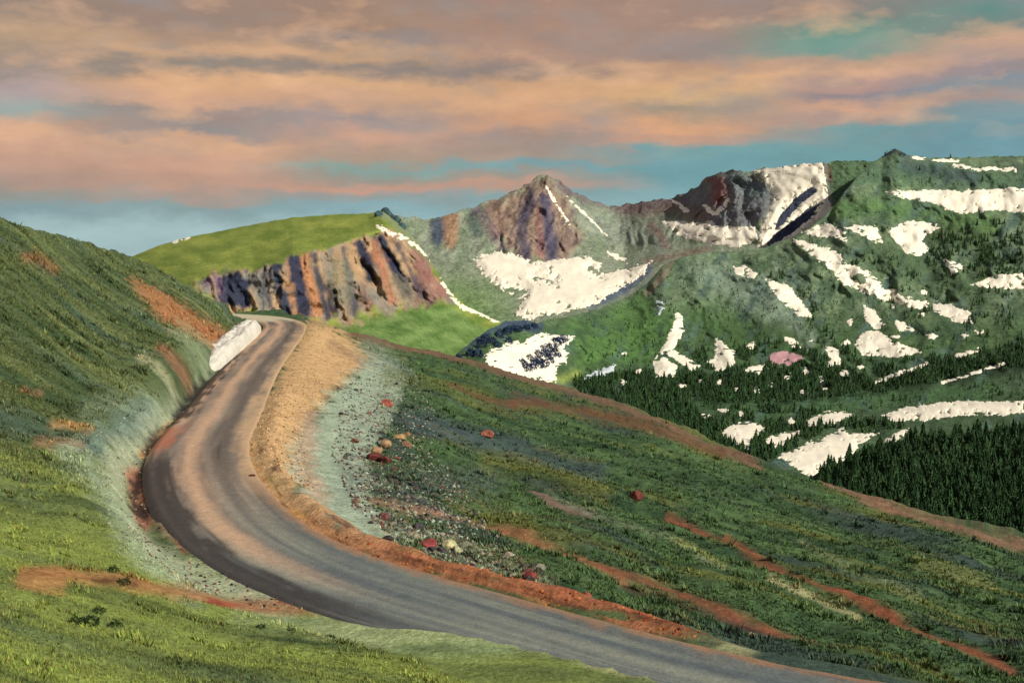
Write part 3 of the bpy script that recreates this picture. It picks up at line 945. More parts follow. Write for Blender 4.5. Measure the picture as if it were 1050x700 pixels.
ec = mixn(ec, lin(72, 100, 98), 0.55 * sstep(0.1, 0.7, fbm((U - V) / 50, (U + V) / 22, 17.1, 4)))  # bluish-green shade tone painted into the slope colour
ec = mixn(ec, lin(38, 60, 52), 0.6 * sstep(0.25, 0.8, ridged((U + 14 * fbm(U / 50, V / 40, 31.2, 3) - 0.9 * V) / 58.0, (V + 0.6 * U) / 130.0, 9.7, 4)) * (1 - sstep(380, 400, V)))   # gully shade painted dark into the slope colour, for contrast
ec = soften(ec, 0.84, 1.25)
mtn.cols = ec
mtn.build('mountainside', M_mtn, ec, 'green mountain patched with snow, falling to the wooded valley')

# --- wooded hill in the valley
FT = [(790, 520), (820, 500), (838, 488), (850, 480), (872, 470), (900, 460), (940, 450), (980, 445), (1015, 443), (1140, 438)]
FB = [(790, 540), (850, 560), (1015, 620), (1140, 640)]
wood = Sheet(790, 1140, 2.0, FT, FB, 70, lines_Y([withY(FT, [(790, 700), (850, 740), (1015, 730), (1140, 720)]), withY(FB, [(790, 560), (1140, 480)])]),
             lambda U, V, Y: Y / FPX * 5 * fbm(U / 30, V / 20, 2.2, 4), rough=1.5, back=10, bstep=8, bslope=0.35)
wood.build('hill', M_mtn, np.broadcast_to(lin(44, 66, 38), wood.U.shape + (3,)).copy(), 'dark wooded hill rising from the valley')

# --- valley floor under everything
an = np.linspace(0, 2 * math.pi, 97)[:-1]
rr = np.array([0, 200, 500, 1000, 2000, 3500, 5500, 7500])
gx = rr[:, None] * np.cos(an)
gy = rr[:, None] * np.sin(an)
gz = -235 + 12 * fbm(gx / 700, gy / 700, 0, 4)
fi = []
for i in range(len(rr) - 1):
    for j in range(96):
        fi.append((i * 96 + j, (i + 1) * 96 + j, (i + 1) * 96 + (j + 1) % 96, i * 96 + (j + 1) % 96))
vf = mesh('ground', np.stack([gx, gy, gz], -1), fi, M_mtn, np.broadcast_to(lin(70, 96, 62), gx.shape + (3,)))
tag(vf, 'broad green valley floor below the hills', kind='structure')

# ------------------------------------------------------------------ snow
SNOW_AREAS = []      # (sheet, outline test) used to keep trees off the snow


def snow(sheet, shape, label, thick=1.0, m=None, holes=(), name='snow_patch', rough=2.0, soft=3.0, group=None):
    """A drift lying on a sheet of ground; it thins out and sinks into the ground at its edge.
    shape: closed outline, or ('line', points, half width)"""
    m = m or M_snow
    pts = shape[1] if shape[0] == 'line' else shape
    a = np.array(pts, float)
    mg = 9 + (shape[2] if shape[0] == 'line' else 0)
    c0, c1 = np.searchsorted(sheet.u, [a[:, 0].min() - mg, a[:, 0].max() + mg])
    U, V = sheet.U[:, c0:c1], sheet.V[:, c0:c1]
    rows = np.where(((V > a[:, 1].min() - mg) & (V < a[:, 1].max() + mg)).any(1))[0]
    if len(rows) < 2 or c1 - c0 < 2:
        print('snow off sheet', label)
        return None
    r0, r1 = rows[0], rows[-1] + 1
    U, V = U[r0:r1], V[r0:r1]
    X = sheet.X[r0:r1, c0:c1]
    # refine so that the melt edge is crisp
    k = 2
    def up(q):
        n0, n1 = q.shape[:2]
        a0 = np.linspace(0, n0 - 1, (n0 - 1) * k + 1)
        a1 = np.linspace(0, n1 - 1, (n1 - 1) * k + 1)
        i0 = np.minimum(a0.astype(int), n0 - 2)
        i1 = np.minimum(a1.astype(int), n1 - 2)
        f0 = (a0 - i0).reshape((-1, 1) + (1,) * (q.ndim - 2))
        f1 = (a1 - i1).reshape((1, -1) + (1,) * (q.ndim - 2))
        g = lambda d, e: q[np.ix_(i0 + d, i1 + e)]
        return (g(0, 0) * (1 - f0) + g(1, 0) * f0) * (1 - f1) + (g(0, 1) * (1 - f0) + g(1, 1) * f0) * f1
    U, V, X = up(U), up(V), up(X)
    Ys = X[..., 1] - EYE[1]
    for _ in range(14):
        q = np.pad(Ys, 1, mode='edge')
        Ys = 0.25 * Ys + 0.125 * (q[:-2, 1:-1] + q[2:, 1:-1] + q[1:-1, :-2] + q[1:-1, 2:]) + 0.0625 * (q[:-2, :-2] + q[2:, 2:] + q[2:, :-2] + q[:-2, 2:])
    Xs = P(U, V, Ys)
    d = shape[2] - seg_dist(U, V, pts) if shape[0] == 'line' else poly_sdf(U, V, pts)
    for h in holes:
        d = np.minimum(d, -poly_sdf(U, V, h) if h[0] != 'line' else seg_dist(U, V, h[1]) - h[2])
    d0 = d + 0.6 * rough * fbm(U / 9, V / 5, a[0, 0] * 0.37, 2)
    d = d + rough * (0.8 * fbm(U / 9, V / 5, a[0, 0] * 0.37, 3) + 0.75 * fbm(U / 3.2, V / 2.2, a[0, 0] * 0.77, 3))
    d = np.minimum(d, 1.9 + 6.5 * fbm(U / 8, V / 3.6, a[0, 1] * 0.53, 4) + 0.3 * d)          # bare ground melting out through thin snow
    h = np.where(d > 0, np.clip(0.22 * d, 0, 0.25) + 0.75 * sstep(0, 9, d0), np.clip(d / soft, -1, 0))
    scale = sheet.Y[r0, c0] / FPX
    off = 1.15 * thick * scale * h
    f_ = np.where(h > 0, 0.8 * sstep(0, 0.6, h), 0)[..., None]
    X = X * (1 - f_) + Xs * f_
    # lift along the way to the eye as well as up, so steep snow also lies on its ground
    X[..., 2] += off * 0.8
    X[..., 1] -= off * 0.9
    ok = d > -2.0
    f = grid_faces(*U.shape)
    f = f[ok.ravel()[f].any(1)]
    used, inv = np.unique(f, return_inverse=True)
    if not len(used):
        print('snow empty', label)
        return None
    o = mesh(name, X.reshape(-1, 3)[used], inv.reshape(-1, 4), m)
    tag(o, label, 'snow', group)
    SNOW_AREAS.append((sheet, shape, holes))
    return o


GP = 'snow patches on the mountains'
PATCHES = [
    (plat, [(226, 233), (240, 228), (258, 224.5), (272, 222), (268, 227), (246, 231)], 'thin white snow streak along the skyline of the grassy plateau', {}),
    (plat, ('line', [(178, 248), (194, 243.5)], 1.6), 'tiny snow spot where the plateau skyline meets the left hill', {}),
    (plat, ('line', [(386, 231), (400, 239), (414, 244)], 1.9), 'short broken snow streak at the top of the cliff edge', dict(rough=2.2)),
    (plat, ('line', [(416, 245), (428, 254), (440, 264), (455, 278)], 2.0), 'narrow snow streak down the right end of the cliffs', dict(rough=2.0)),
    (plat, ('line', [(452, 287), (462, 302), (470, 312)], 2.4), 'short snow streak at the foot of the cliff end', {}),
    (plat, ('line', [(474, 314), (492, 320), (510, 328)], 3.0), 'snow tongue beside the green apron below the cliffs', {}),
    (peak, [(486, 266), (500, 259), (515, 258), (530, 262), (542, 268), (565, 267), (588, 263), (606, 264), (616, 271), (614, 281), (634, 278), (652, 273), (668, 267), (660, 283), (636, 296), (612, 311),
            (590, 317), (566, 322), (542, 326), (528, 322), (536, 306), (512, 296), (494, 281)], 'largest snowfield, filling the basin below the pointed peak',
     dict(thick=2.5, rough=3, holes=[('line', [(548, 284), (566, 289)], 1.0), ('line', [(606, 276), (616, 283)], 2.2), ('line', [(520, 297), (536, 300)], 3.0)])),
    (peak, ('line', [(624, 260), (634, 264), (641, 268)], 2.6), 'small snow spot above the right end of the basin snowfield', {}),
    (peak, ('line', [(582, 203), (600, 220), (622, 241)], 1.3), 'long thin snow streak down the right flank of the pointed peak', dict(rough=1.2)),
    (peak, ('line', [(558, 189), (570, 208), (584, 230)], 1.2), 'thin snow streak just below the pointed summit', dict(rough=1.2)),
    (peak, ('line', [(688, 205), (697, 210), (705, 216)], 1.8), 'small slanting snow streak left of the dark red-brown peak', {}),
    (peak, ('line', [(722, 211), (733, 220), (742, 212), (746, 205)], 2.4), 'V-shaped snow patch below the dark red-brown peak', {}),
    (peak, [(676, 227), (700, 226), (730, 231), (774, 233), (778, 246), (758, 254), (735, 251), (715, 247), (695, 242), (688, 235)], 'long level snow shelf under the dark red-brown peak', dict(thick=1.6, rough=1.2)),
    (peak, [(770, 175), (785, 172), (801, 170), (822, 167), (843, 165), (847, 185), (850, 205), (856, 216), (838, 228), (824, 240), (800, 250), (776, 256), (779, 236), (786, 220), (794, 202), (785, 186)],
     'steep broad snow gully streaked with dark rock, reaching the skyline',
     dict(thick=2.0, rough=1.1, holes=[[(832, 191), (838, 195), (817, 213), (802, 231), (793, 236), (799, 222), (815, 204)], [(840, 209), (833, 222), (815, 237), (800, 247), (784, 253), (794, 240), (812, 228), (828, 214)]])),
    (mtn, ('line', [(936, 161.5), (958, 164), (982, 165.5)], 1.5), 'thin snow strip beside the summit knob on the right skyline', dict(rough=1.2)),
    (mtn, ('line', [(978, 170), (1000, 173), (1040, 174)], 2.2), 'snow strip just under the far right skyline', dict(rough=1.6)),
    (mtn, [(905, 196), (940, 195), (980, 195), (1060, 192), (1060, 218), (1015, 216), (984, 220), (954, 208), (924, 203)], 'large flat snowfield high on the right mountain under the skyline', dict(thick=1.8)),
    (mtn, [(822, 238), (845, 228), (868, 238), (860, 243), (838, 243)], 'snow patch at the foot of the steep snow gully', {}),
    (mtn, [(866, 234), (880, 230), (899, 232), (906, 251), (896, 248), (884, 241)], 'wedge-shaped snow patch right of the snow gully foot', {}),
    (mtn, [(910, 237), (930, 226), (955, 228), (966, 233), (951, 240), (946, 248), (953, 257), (944, 264), (929, 259), (917, 247)], 'rounded snow patch with a notched right side below the flat snowfield', dict(thick=1.6)),
    (mtn, [(965, 265), (978, 267), (990, 275), (976, 281)], 'small triangular snow patch right of the rounded one', {}),
    (mtn, [(995, 292), (1018, 282), (1050, 280), (1050, 296), (1014, 296)], 'snow patch cut by the right edge, halfway up the mountain', {}),
    (mtn, [(814, 246), (834, 250), (855, 256), (866, 269), (891, 278), (906, 293), (930, 304), (955, 313), (946, 318), (900, 305), (864, 291), (846, 270), (822, 257)],
     'long diagonal snow band running down the middle of the green mountain', dict(thick=1.6, rough=3.2, holes=[('line', [(876, 283), (884, 288)], 3.0)])),
    (mtn, [(955, 309), (975, 312), (996, 320), (997, 331), (978, 328), (958, 320)], 'leaf-shaped snow patch at the lower end of the diagonal band', {}),
    (mtn, [(751, 272), (764, 272), (777, 280), (773, 286), (754, 281)], 'small oval snow patch on the grey-green shoulder', dict(rough=1)),
    (mtn, [(785, 287), (806, 290), (822, 308), (835, 326), (819, 324), (796, 304)], 'tapering snow strip on the shoulder below the small oval one', dict(thick=1.4)),
    (mtn, [(884, 311), (897, 318), (908, 333), (900, 338), (888, 330)], 'snow streak under the middle of the diagonal band', {}),
    (mtn, [(912, 326), (926, 330), (938, 339), (922, 339)], 'little snow spot between two larger patches under the diagonal band', {}),
    (mtn, [(876, 353), (884, 341), (898, 337), (918, 350), (946, 361), (921, 367), (884, 364)], 'wide three-cornered snow patch at the upper edge of the trees', dict(thick=1.6)),
    (mtn, [(962, 320), (980, 318), (998, 328), (984, 332)], 'snow patch close below the leaf-shaped one', {}),
    (mtn, [(694, 320), (700, 322), (701, 340), (691, 358), (705, 366), (719, 375), (712, 382), (696, 372), (692, 386), (672, 387), (670, 370), (680, 354), (689, 336)], 'forked snow tongue down the green knoll',
     dict(thick=1.4, rough=1.6, holes=[('line', [(682, 364), (694, 372), (704, 378)], 1.6)])),
    (mtn, [(672, 308), (679, 306), (682, 318), (676, 322)], 'small pale snow spot above the forked tongue', dict(m=M_snow_blue)),
    (mtn, [(734, 346), (742, 352), (754, 360), (753, 372), (739, 381), (725, 372), (733, 364)], 'hooked snow patch right of the forked tongue', dict(rough=2.4)),
    (mtn, [(803, 345), (814, 346), (821, 356), (812, 356)], 'snow spot just above the pink patch', {}),
    (mtn, [(787, 363), (800, 360), (812, 361), (825, 367), (806, 376), (792, 372)], 'pink-stained snow patch at the edge of the trees', dict(m=M_snow_pink)),
    (mtn, [(846, 354), (860, 358), (862, 374), (848, 377), (850, 366)], 'narrow upright snow patch right of the pink one', {}),
    (mtn, [(762, 380), (772, 375), (784, 374), (779, 384)], 'small snow spot below left of the pink patch', {}),
    (mtn, ('line', [(980, 366), (992, 361), (1003, 358)], 2.4), 'short slanting snow strip near the right edge above the bench', {}),
    (mtn, ('line', [(898, 392), (915, 385), (932, 380), (950, 373)], 2.0), 'thin broken snow line climbing through the trees', dict(rough=2.4)),
    (mtn, ('line', [(966, 392), (985, 387), (1000, 382), (1030, 373)], 1.6), 'thin snow line along the far edge of the green bench', dict(rough=1.6)),
    (mtn, [(903, 426), (931, 416), (960, 413), (990, 411), (1050, 411), (1050, 424), (1014, 426), (985, 426), (960, 430), (914, 432)], 'long level snow band just above the dark wooded hill', dict(thick=1.5)),
    (mtn, [(797, 468), (829, 454), (850, 446), (864, 438), (873, 444), (900, 444), (880, 456), (870, 474), (846, 477), (838, 488), (824, 486), (811, 476)], 'large ragged snow patch left of the dark wooded hill', dict(thick=1.6, rough=2.8)),
    (mtn, [(828, 430), (846, 422), (878, 424), (856, 435), (830, 438)], 'spindle-shaped snow patch above the large ragged one', {}),
    (mtn, [(738, 443), (752, 435), (766, 431), (790, 439), (771, 450), (767, 462), (754, 456)], 'snow patch just over the brow, leftmost of the valley patches', dict(rough=2.6)),
    (mtn, [(784, 451), (800, 443), (824, 441), (812, 450), (800, 460), (786, 458)], 'ragged snow scrap between the leftmost and the large valley patch', dict(rough=3.0)),
    (mtn, [(904, 453), (918, 444), (932, 438), (928, 447), (910, 457)], 'slim snow wedge on the upper edge of the dark wooded hill', {}),
    (mtn, [(596, 389), (612, 379), (632, 373), (626, 385)], 'bluish snow strip at the foot of the green knoll', dict(m=M_snow_blue)),
    (mtn, [(496, 366), (504, 358), (514, 356), (524, 349), (540, 351), (546, 343), (560, 342), (588, 345), (580, 356), (584, 366), (572, 378), (570, 390), (545, 388), (520, 382), (502, 376)], 'big snow slab with blue-dark bushes just over the brow', dict(thick=1.2, rough=3.4)),
]
for sh_, shape, label, kw in PATCHES:
    snow(sh_, shape, label, group=GP, **kw)
r2 = random.Random(5)
SMALL = [(770, 354), (640, 362), (655, 380), (718, 392), (738, 392), (756, 397), (776, 401), (700, 396), (808, 386), (826, 381), (842, 388), (866, 383), (884, 377), (822, 402), (846, 398), (724, 426),
         (742, 421), (708, 440), (812, 432), (760, 424), (872, 330), (920, 345), (945, 322), (864, 246), (948, 300), (1004, 340), (990, 344), (868, 352), (832, 350), (790, 392), (640, 392), (915, 314), (880, 297), (955, 345)]
for (u, v) in SMALL:
    w = r2.uniform(4, 9)
    ht = r2.uniform(2.2, 4.2)
    snow(mtn, [(u + w * 0.62 * r2.uniform(0.6, 1.3) * math.cos(k * 0.9), v + ht * r2.uniform(0.5, 1.3) * math.sin(k * 0.9)) for k in range(7)], 'small snow scrap among the trees and gullies of the green mountain', group='small snow scraps', soft=2)

# snow bank cut by the road, on the hill side
ia = int(np.argmin(np.hypot(CL[:, 0] - level(229, 377)[0], CL[:, 1] - level(229, 377)[1])))
ib = int(np.argmin(np.hypot(CL[:, 0] - level(268, 336)[0], CL[:, 1] - level(268, 336)[1])))
n_l, n_c = 110, 40
idx = np.linspace(ia, ib, n_l)
vv = []
for q, f in enumerate(np.linspace(0, 1, n_l)):
    k = idx[q]
    c = np.array([np.interp(k, np.arange(len(CL)), CL[:, 0]), np.interp(k, np.arange(len(CL)), CL[:, 1])])
    n = np.array([np.interp(k, np.arange(len(CN)), CN[:, 0]), np.interp(k, np.arange(len(CN)), CN[:, 1])])
    end = max(0.0, 1 - abs(2 * f - 1) ** 5) ** 0.5
    H = (1.6 + 0.9 * f) * end + 0.02
    for t in np.linspace(0, 1, n_c):
        sx = -4.0 - (1.8 + 3.4 * end) * t - 1.4 * (1 - end)
        hz = H * max(0.0, 1 - abs(2 * t ** 0.75 - 1) ** 3.2) ** 0.6 - 0.3 * (t in (0.0, 1.0))
        p = c + n * (sx + 0.25 * float(fbm(f * 9, t * 5, 1.1, 3)))
        vv.append((p[0], p[1], -0.25 + hz * (1 + 0.30 * float(fbm(f * 9, t * 3, 2.2, 4)))))
bank = mesh('snow_bank', vv, grid_faces(n_l, n_c), M_bank)
tag(bank, 'rounded white snow bank with a cut face beside the far stretch of road', 'snow bank')

# ------------------------------------------------------------------ trees


def spruce(seed, tiers=7, sides=8):
    r = np.random.default_rng(seed)
    v, f, c = [], [], []
    # trunk
    for j, (z, ra) in enumerate(((0, 0.035), (0.5, 0.02))):
        for a in range(5):
            v.append((ra * math.cos(a * 1.2566), ra * math.sin(a * 1.2566), z))
            c.append(lin(70, 54, 42))
    for a in range(5):
        f.append((a, (a + 1) % 5, 5 + (a + 1) % 5))
        f.append((a, 5 + (a + 1) % 5, 5 + a))
    lx, ly = r.normal(0, 0.012, 2)
    for t in range(tiers):
        q = t / tiers
        zt = 0.12 + 0.88 * (q + 1.15 / tiers)
        zb = 0.06 + 0.90 * q
        rad = 0.24 * (1 - q) ** 0.85 + 0.02
        i0 = len(v)
        v.append((lx * q, ly * q, min(zt + 0.04, 1.0)))
        g = lin(44, 70, 40) * r.uniform(0.75, 1.3)
        c.append(g)
        ph = r.uniform(0, 6.28)
        for a in range(sides * 2):
            an = ph + a * math.pi / sides
            rr_ = rad * (1.0 if a % 2 == 0 else 0.5) * r.uniform(0.72, 1.2)
            v.append((lx * q + rr_ * math.cos(an), ly * q + rr_ * math.sin(an), zb + (0.0 if a % 2 == 0 else 0.035) + r.uniform(-0.015, 0.015)))
            c.append(g * (1.35 if a % 2 == 0 else 0.8))
        for a in range(sides * 2):
            f.append((i0, i0 + 1 + a, i0 + 1 + (a + 1) % (sides * 2)))
    return np.array(v), np.array(f), np.array(c)


SPR = [spruce(i) for i in range(6)]
SPRL = [spruce(20 + i, 4, 4) for i in range(6)]


def snow_sd(sheet, u, v):
    d = np.full(u.shape, -50.0)
    for s, sh_, holes in SNOW_AREAS:
        if s is not sheet:
            continue
        q = sh_[2] - seg_dist(u, v, sh_[1]) if sh_[0] == 'line' else poly_sdf(u, v, sh_)
        for h in holes:
            q = np.minimum(q, -poly_sdf(u, v, h) if h[0] != 'line' else seg_dist(u, v, h[1]) - h[2])
        d = np.maximum(d, q)
    return d


crest_u, crest_v = np.array(CREST, float).T
TREES = []       # position, height, apparent size


def scatter(sheet, outline, n, hgt, keep=None, snow_gap=1.0):
    a = np.array(outline, float)
    u = rng.uniform(a[:, 0].min(), a[:, 0].max(), n)
    v = rng.uniform(a[:, 1].min(), a[:, 1].max(), n)
    ok = poly_sdf(u, v, [tuple(p) for p in outline]) + 4 * fbm(u / 9, v / 6, 2.2, 3) > 0
    ok &= snow_sd(sheet, u, v - 1) < -snow_gap
    ok &= v > np.interp(u, sheet.u, sheet.top) + 1
    if keep is not None:
        ok &= keep(u, v)
    u, v = u[ok], v[ok]
    p = sheet.at(u, v)
    h = hgt * np.clip(rng.lognormal(-0.08, 0.3, len(u)), 0.4, 1.7)
    px = h / p[:, 1] * FPX
    vis = (v - px < np.interp(u, crest_u, crest_v)) & (u > -10) & (u < 1060)
    for q in np.where(vis)[0]:
        TREES.append((p[q], h[q], px[q]))


lowmask = lambda s: (lambda u, v: fbm(u / 16, v / 8, 5.2, 3) > s)
scatter(wood, [(826, 500), (850, 478), (900, 458), (960, 448), (1080, 440), (1080, 600), (900, 560), (830, 520)], 2600, 9.0)
scatter(mtn, [(588, 392), (640, 382), (700, 384), (760, 388), (820, 380), (900, 388), (980, 372), (1060, 356), (1060, 374), (960, 392), (880, 404), (800, 412), (760, 412), (700, 408), (720, 430), (760, 436),
              (800, 440), (860, 438), (830, 448), (800, 470), (770, 475), (700, 450), (640, 425), (590, 400)], 18000, 8.0, lowmask(-0.45))
scatter(mtn, [(700, 362), (760, 355), (800, 352), (860, 352), (900, 368), (980, 366), (1050, 345), (1050, 372), (900, 392), (760, 392), (700, 388)], 5200, 7.5, lowmask(-0.05))
scatter(mtn, [(778, 278), (800, 280), (830, 305), (850, 335), (872, 372), (850, 365), (832, 335), (806, 298)], 420, 10.0, lowmask(-0.35))
scatter(mtn, [(826, 240), (880, 256), (930, 266), (1050, 260), (1050, 350), (950, 350), (900, 310)], 1500, 9.0, lowmask(0.12), 0.3)
scatter(mtn, [(955, 235), (1050, 228), (1050, 285), (1000, 290), (955, 262)], 700, 11.0, lowmask(-0.1), 0.3)
scatter(mtn, [(880, 400), (960, 398), (1050, 385), (1050, 408), (960, 410), (900, 416)], 300, 7.0, lowmask(0.2))
scatter(mtn, [(850, 176), (930, 158), (1050, 165), (1050, 192), (900, 192)], 120, 10.0, lowmask(0.25))
scatter(mtn, [(720, 410), (800, 418), (900, 428), (930, 440), (900, 445), (870, 440), (800, 440), (730, 432)], 1600, 7.0, lowmask(-0.15))
scatter(mtn, [(600, 325), (690, 275), (800, 262), (860, 225), (900, 180), (1055, 170), (1055, 350), (800, 385), (600, 385)], 9000, 4.0, lowmask(-0.02), 0.3)
scatter(mtn, [(700, 412), (1055, 390), (1055, 410), (900, 420), (740, 432)], 1500, 3.5, lowmask(-0.2), 0.3)
TREES.sort(key=lambda t: -t[2])
print('trees', len(TREES))
tree_me = []
for i, (v, f, c) in enumerate(SPR):
    o = mesh('spruce_tree', v, f, M_tree, c, smooth=False)
    tree_me.append(o.data)
    bpy.data.objects.remove(o)
for i, (p, h, px) in enumerate(TREES[:300]):
    o = bpy.data.objects.new('spruce_tree', tree_me[i % 6])
    o.location = p - np.array([0, 0, 0.3])
    o.rotation_euler = (0, 0, random.uniform(0, 6.28))
    w = h * random.uniform(0.9, 1.25)
    o.scale = (w, w, h)
    tag(o, 'dark green spruce crowded into the conifer wood on the valley hill', 'tree', 'spruces of the valley wood')
    C.objects.link(o)
vs, fs_, cs, nv_ = [], [], [], 0
for i, (p, h, px) in enumerate(TREES[300:]):
    v, f, c = SPRL[i % 6]
    a = random.uniform(0, 6.28)
    w = h * random.uniform(0.95, 1.3)
    ca, sn = math.cos(a) * w, math.sin(a) * w
    q = np.stack([v[:, 0] * ca - v[:, 1] * sn, v[:, 0] * sn + v[:, 1] * ca, v[:, 2] * h], -1) + p - np.array([0, 0, 0.3])
    vs.append(q)
    fs_.append(f + nv_)
    cs.append(c * random.uniform(0.6, 1.5) * np.array([random.uniform(0.85, 1.25), 1, random.uniform(0.8, 1.1)]))
    nv_ += len(v)
fo = mesh('forest', np.concatenate(vs), np.concatenate(fs_), M_tree, np.concatenate(cs), smooth=False)
tag(fo, 'distant dark conifer forest covering the valley and its gullies', 'forest', kind='stuff')


# leafy bushes, each a clump of many small leaves
def leaf_clump(n, rad, hgt, r):
    d = r.normal(size=(n, 3))
    d /= np.linalg.norm(d, axis=1)[:, None]
    d[:, 2] = np.abs(d[:, 2])
    c = d * (r.uniform(0.5, 1.0, n) ** 0.6)[:, None] * np.array([rad, rad, hgt]) * (1 + 0.35 * fbm(d[:, 0] * 2, d[:, 1] * 2, d[:, 2] * 2 + r.uniform(0, 9), 2))[:, None]
    s = rad * r.uniform(0.14, 0.26, n)
    t1 = r.normal(size=(n, 3))
    t2 = r.normal(size=(n, 3))
    t1 /= np.linalg.norm(t1, axis=1)[:, None]
    t2 /= np.linalg.norm(t2, axis=1)[:, None]
    v = np.stack([c + t1 * s[:, None], c - t1 * s[:, None] * 0.5 + t2 * s[:, None] * 0.6, c - t1 * s[:, None] * 0.5 - t2 * s[:, None] * 0.6], 1)
    return v.reshape(-1, 3), np.arange(3 * n).reshape(-1, 3)


def bush(p, rad, hgt, colour, label, name='shrub', group=None, n=420):
    v, f = leaf_clump(n, rad, hgt, rng)
    col = np.repeat(np.asarray(colour)[None] * rng.uniform(0.6, 1.5, (n, 1)), 3, 0)
    o = mesh(name, v, f, M_veg, col, smooth=False)
    o.location = p
    tag(o, label, 'shrub', group)
    return o


for (u, v, rad) in ((552, 372, 6), (560, 366, 6), (568, 360, 6), (546, 378, 5), (574, 352, 6), (565, 372, 5), (556, 360, 5), (490, 366, 6), (482, 364, 5), (512, 346, 6), (498, 350, 6), (527, 340, 6), (540, 338, 5),
                    (573, 366, 4), (543, 368, 4), (562, 360, 7), (578, 350, 6), (541, 380, 6), (536, 374, 5), (560, 369, 7), (567, 365, 6), (553, 377, 6), (522, 352, 5), (510, 356, 5), (570, 354, 7), (552, 366, 6), (548, 374, 6), (558, 376, 6), (470, 372, 6), (494, 356, 6), (505, 352, 5), (520, 342, 6), (532, 340, 5), (548, 336, 5)):
    bush(mtn.at(u, v), rad, rad * 1.5, lin(44, 60, 92), 'blue-dark bush on the snow slab just over the brow', group='bushes on the snow slab', n=260)
for (u, v, rad) in ((910, 158, 10), (917, 156, 12), (925, 159, 10)):
    bush(mtn.at(u, v + 1), rad, rad, lin(62, 80, 80), 'dark scrub on the summit knob of the right mountain', group='scrub on the summit knob', n=110)
for (u, v, rad, lab) in ((78, 634, 0.34, 'lowest left of the dark tufts in the foreground grass'), (91, 637, 0.42, 'darkest wide tuft in the foreground grass at lower left'), (100, 627, 0.28, 'small dark tuft above the wide one in the foreground grass'),
                         (118, 640, 0.30, 'low dark tuft right of the wide one in the foreground grass'), (267, 642, 0.25, 'lone tuft in the pale grass below the red earth strip'), (299, 644, 0.22, 'tiny tuft right of the lone one in the pale grass'),
                         (115, 590, 0.35, 'dark tuft on the red earth strip at left'), (127, 602, 0.35, 'dark tuft just under the red earth strip at left'), (338, 649, 0.25, 'small tuft near the road end of the pale grass')):
    bush(near.at(u, v), rad, rad * 0.8, lin(40, 58, 30), lab, group='dark tufts in the foreground grass', n=120)


# ------------------------------------------------------------------ rocks
def rock_arrays(seed, sub=3):
    import bmesh
    bm = bmesh.new()
    bmesh.ops.create_icosphere(bm, subdivisions=sub, radius=1)
    v = np.array([x.co for x in bm.verts])
    f = np.array([[q.index for q in x.verts] for x in bm.faces])
    bm.free()
    r = np.random.default_rng(seed)
    # chop with random planes for facets
    for _ in range(9):
        n = r.normal(size=3)
        n /= np.linalg.norm(n)
        h = r.uniform(0.45, 0.85)
        d = v @ n - h
        v = v - np.clip(d, 0, None)[:, None] * n * 0.92
    v = v * (1 + 0.10 * fbm(v[:, 0] * 2 + seed, v[:, 1] * 2, v[:, 2] * 2, 3))[:, None]
    return v, f


def boulder(u, v, size, colour, label, group=None, cat='boulder', name='boulder', flat=0.75, seed=None):
    seed = seed if seed is not None else int(u * 7 + v)
    vv, f = rock_arrays(seed)
    r = np.random.default_rng(seed)
    vv = vv * np.array([size * r.uniform(0.9, 1.2), size * r.uniform(0.8, 1.1), size * flat])
    vv[:, 2] += size * flat * 0.35
    n = fbm(vv[:, 0] / size * 1.5, vv[:, 1] / size * 1.5, vv[:, 2] / size * 1.5 + seed, 3)
    cc = np.asarray(colour)
    cc = (cc.mean() + (cc - cc.mean()) * 0.72) * 0.72
    n2_ = fbm(vv[:, 0] / size * 4, vv[:, 1] / size * 4, vv[:, 2] / size * 4 + seed, 3)
    col = cc[None] * (1 + 0.6 * n + 0.5 * n2_)[:, None]
    o = mesh(name, vv, f, M_rock, np.clip(col, 0.01, 0.8), smooth=False)
    o.location = near.at(u, v)
    o.rotation_euler = (0, 0, r.uniform(0, 6.28))
    tag(o, label, cat, group)
    return o


ORED, OCH, DRED, GRY = lin(205, 92, 58), lin(190, 140, 84), lin(120, 50, 40), lin(88, 84, 92)
G1 = 'rocks of the ochre outcrop'
for u, v, s, c, lab in ((397, 416, 0.85, ORED, 'orange-red boulder standing alone near the tan road shoulder'), (500, 449, 0.85, lin(190, 100, 64), 'orange-brown boulder alone in the middle of the dark slope'),
                        (652, 516, 0.85, lin(130, 58, 40), 'flat dark red boulder alone on the green slope above the orange streak'), (441, 561, 0.55, lin(190, 66, 62), 'red boulder beside the earth berm'),
                        (459, 561, 0.6, lin(206, 200, 130), 'pale yellow boulder next to the red one by the berm'), (468, 566, 0.42, lin(196, 196, 140), 'smaller pale yellow rock touching the larger one by the berm'),
                        (544, 598, 0.5, lin(140, 44, 34), 'pointed dark red rock rising from the berm'), (602, 616, 0.32, lin(190, 92, 60), 'small orange rock on the berm near its right end'),
                        (497, 657 - 60, 0.26, lin(206, 110, 60), 'little orange rock lying on the lip of the berm'), (772, 655, 0.30, lin(190, 170, 110), 'small pale rock near the bottom of the slope beside the road'),
                        (259, 488, 0.30, lin(120, 46, 36), 'small dark red stone on the inner kerb of the orange shoulder')):
    boulder(u, v, s, c, lab)
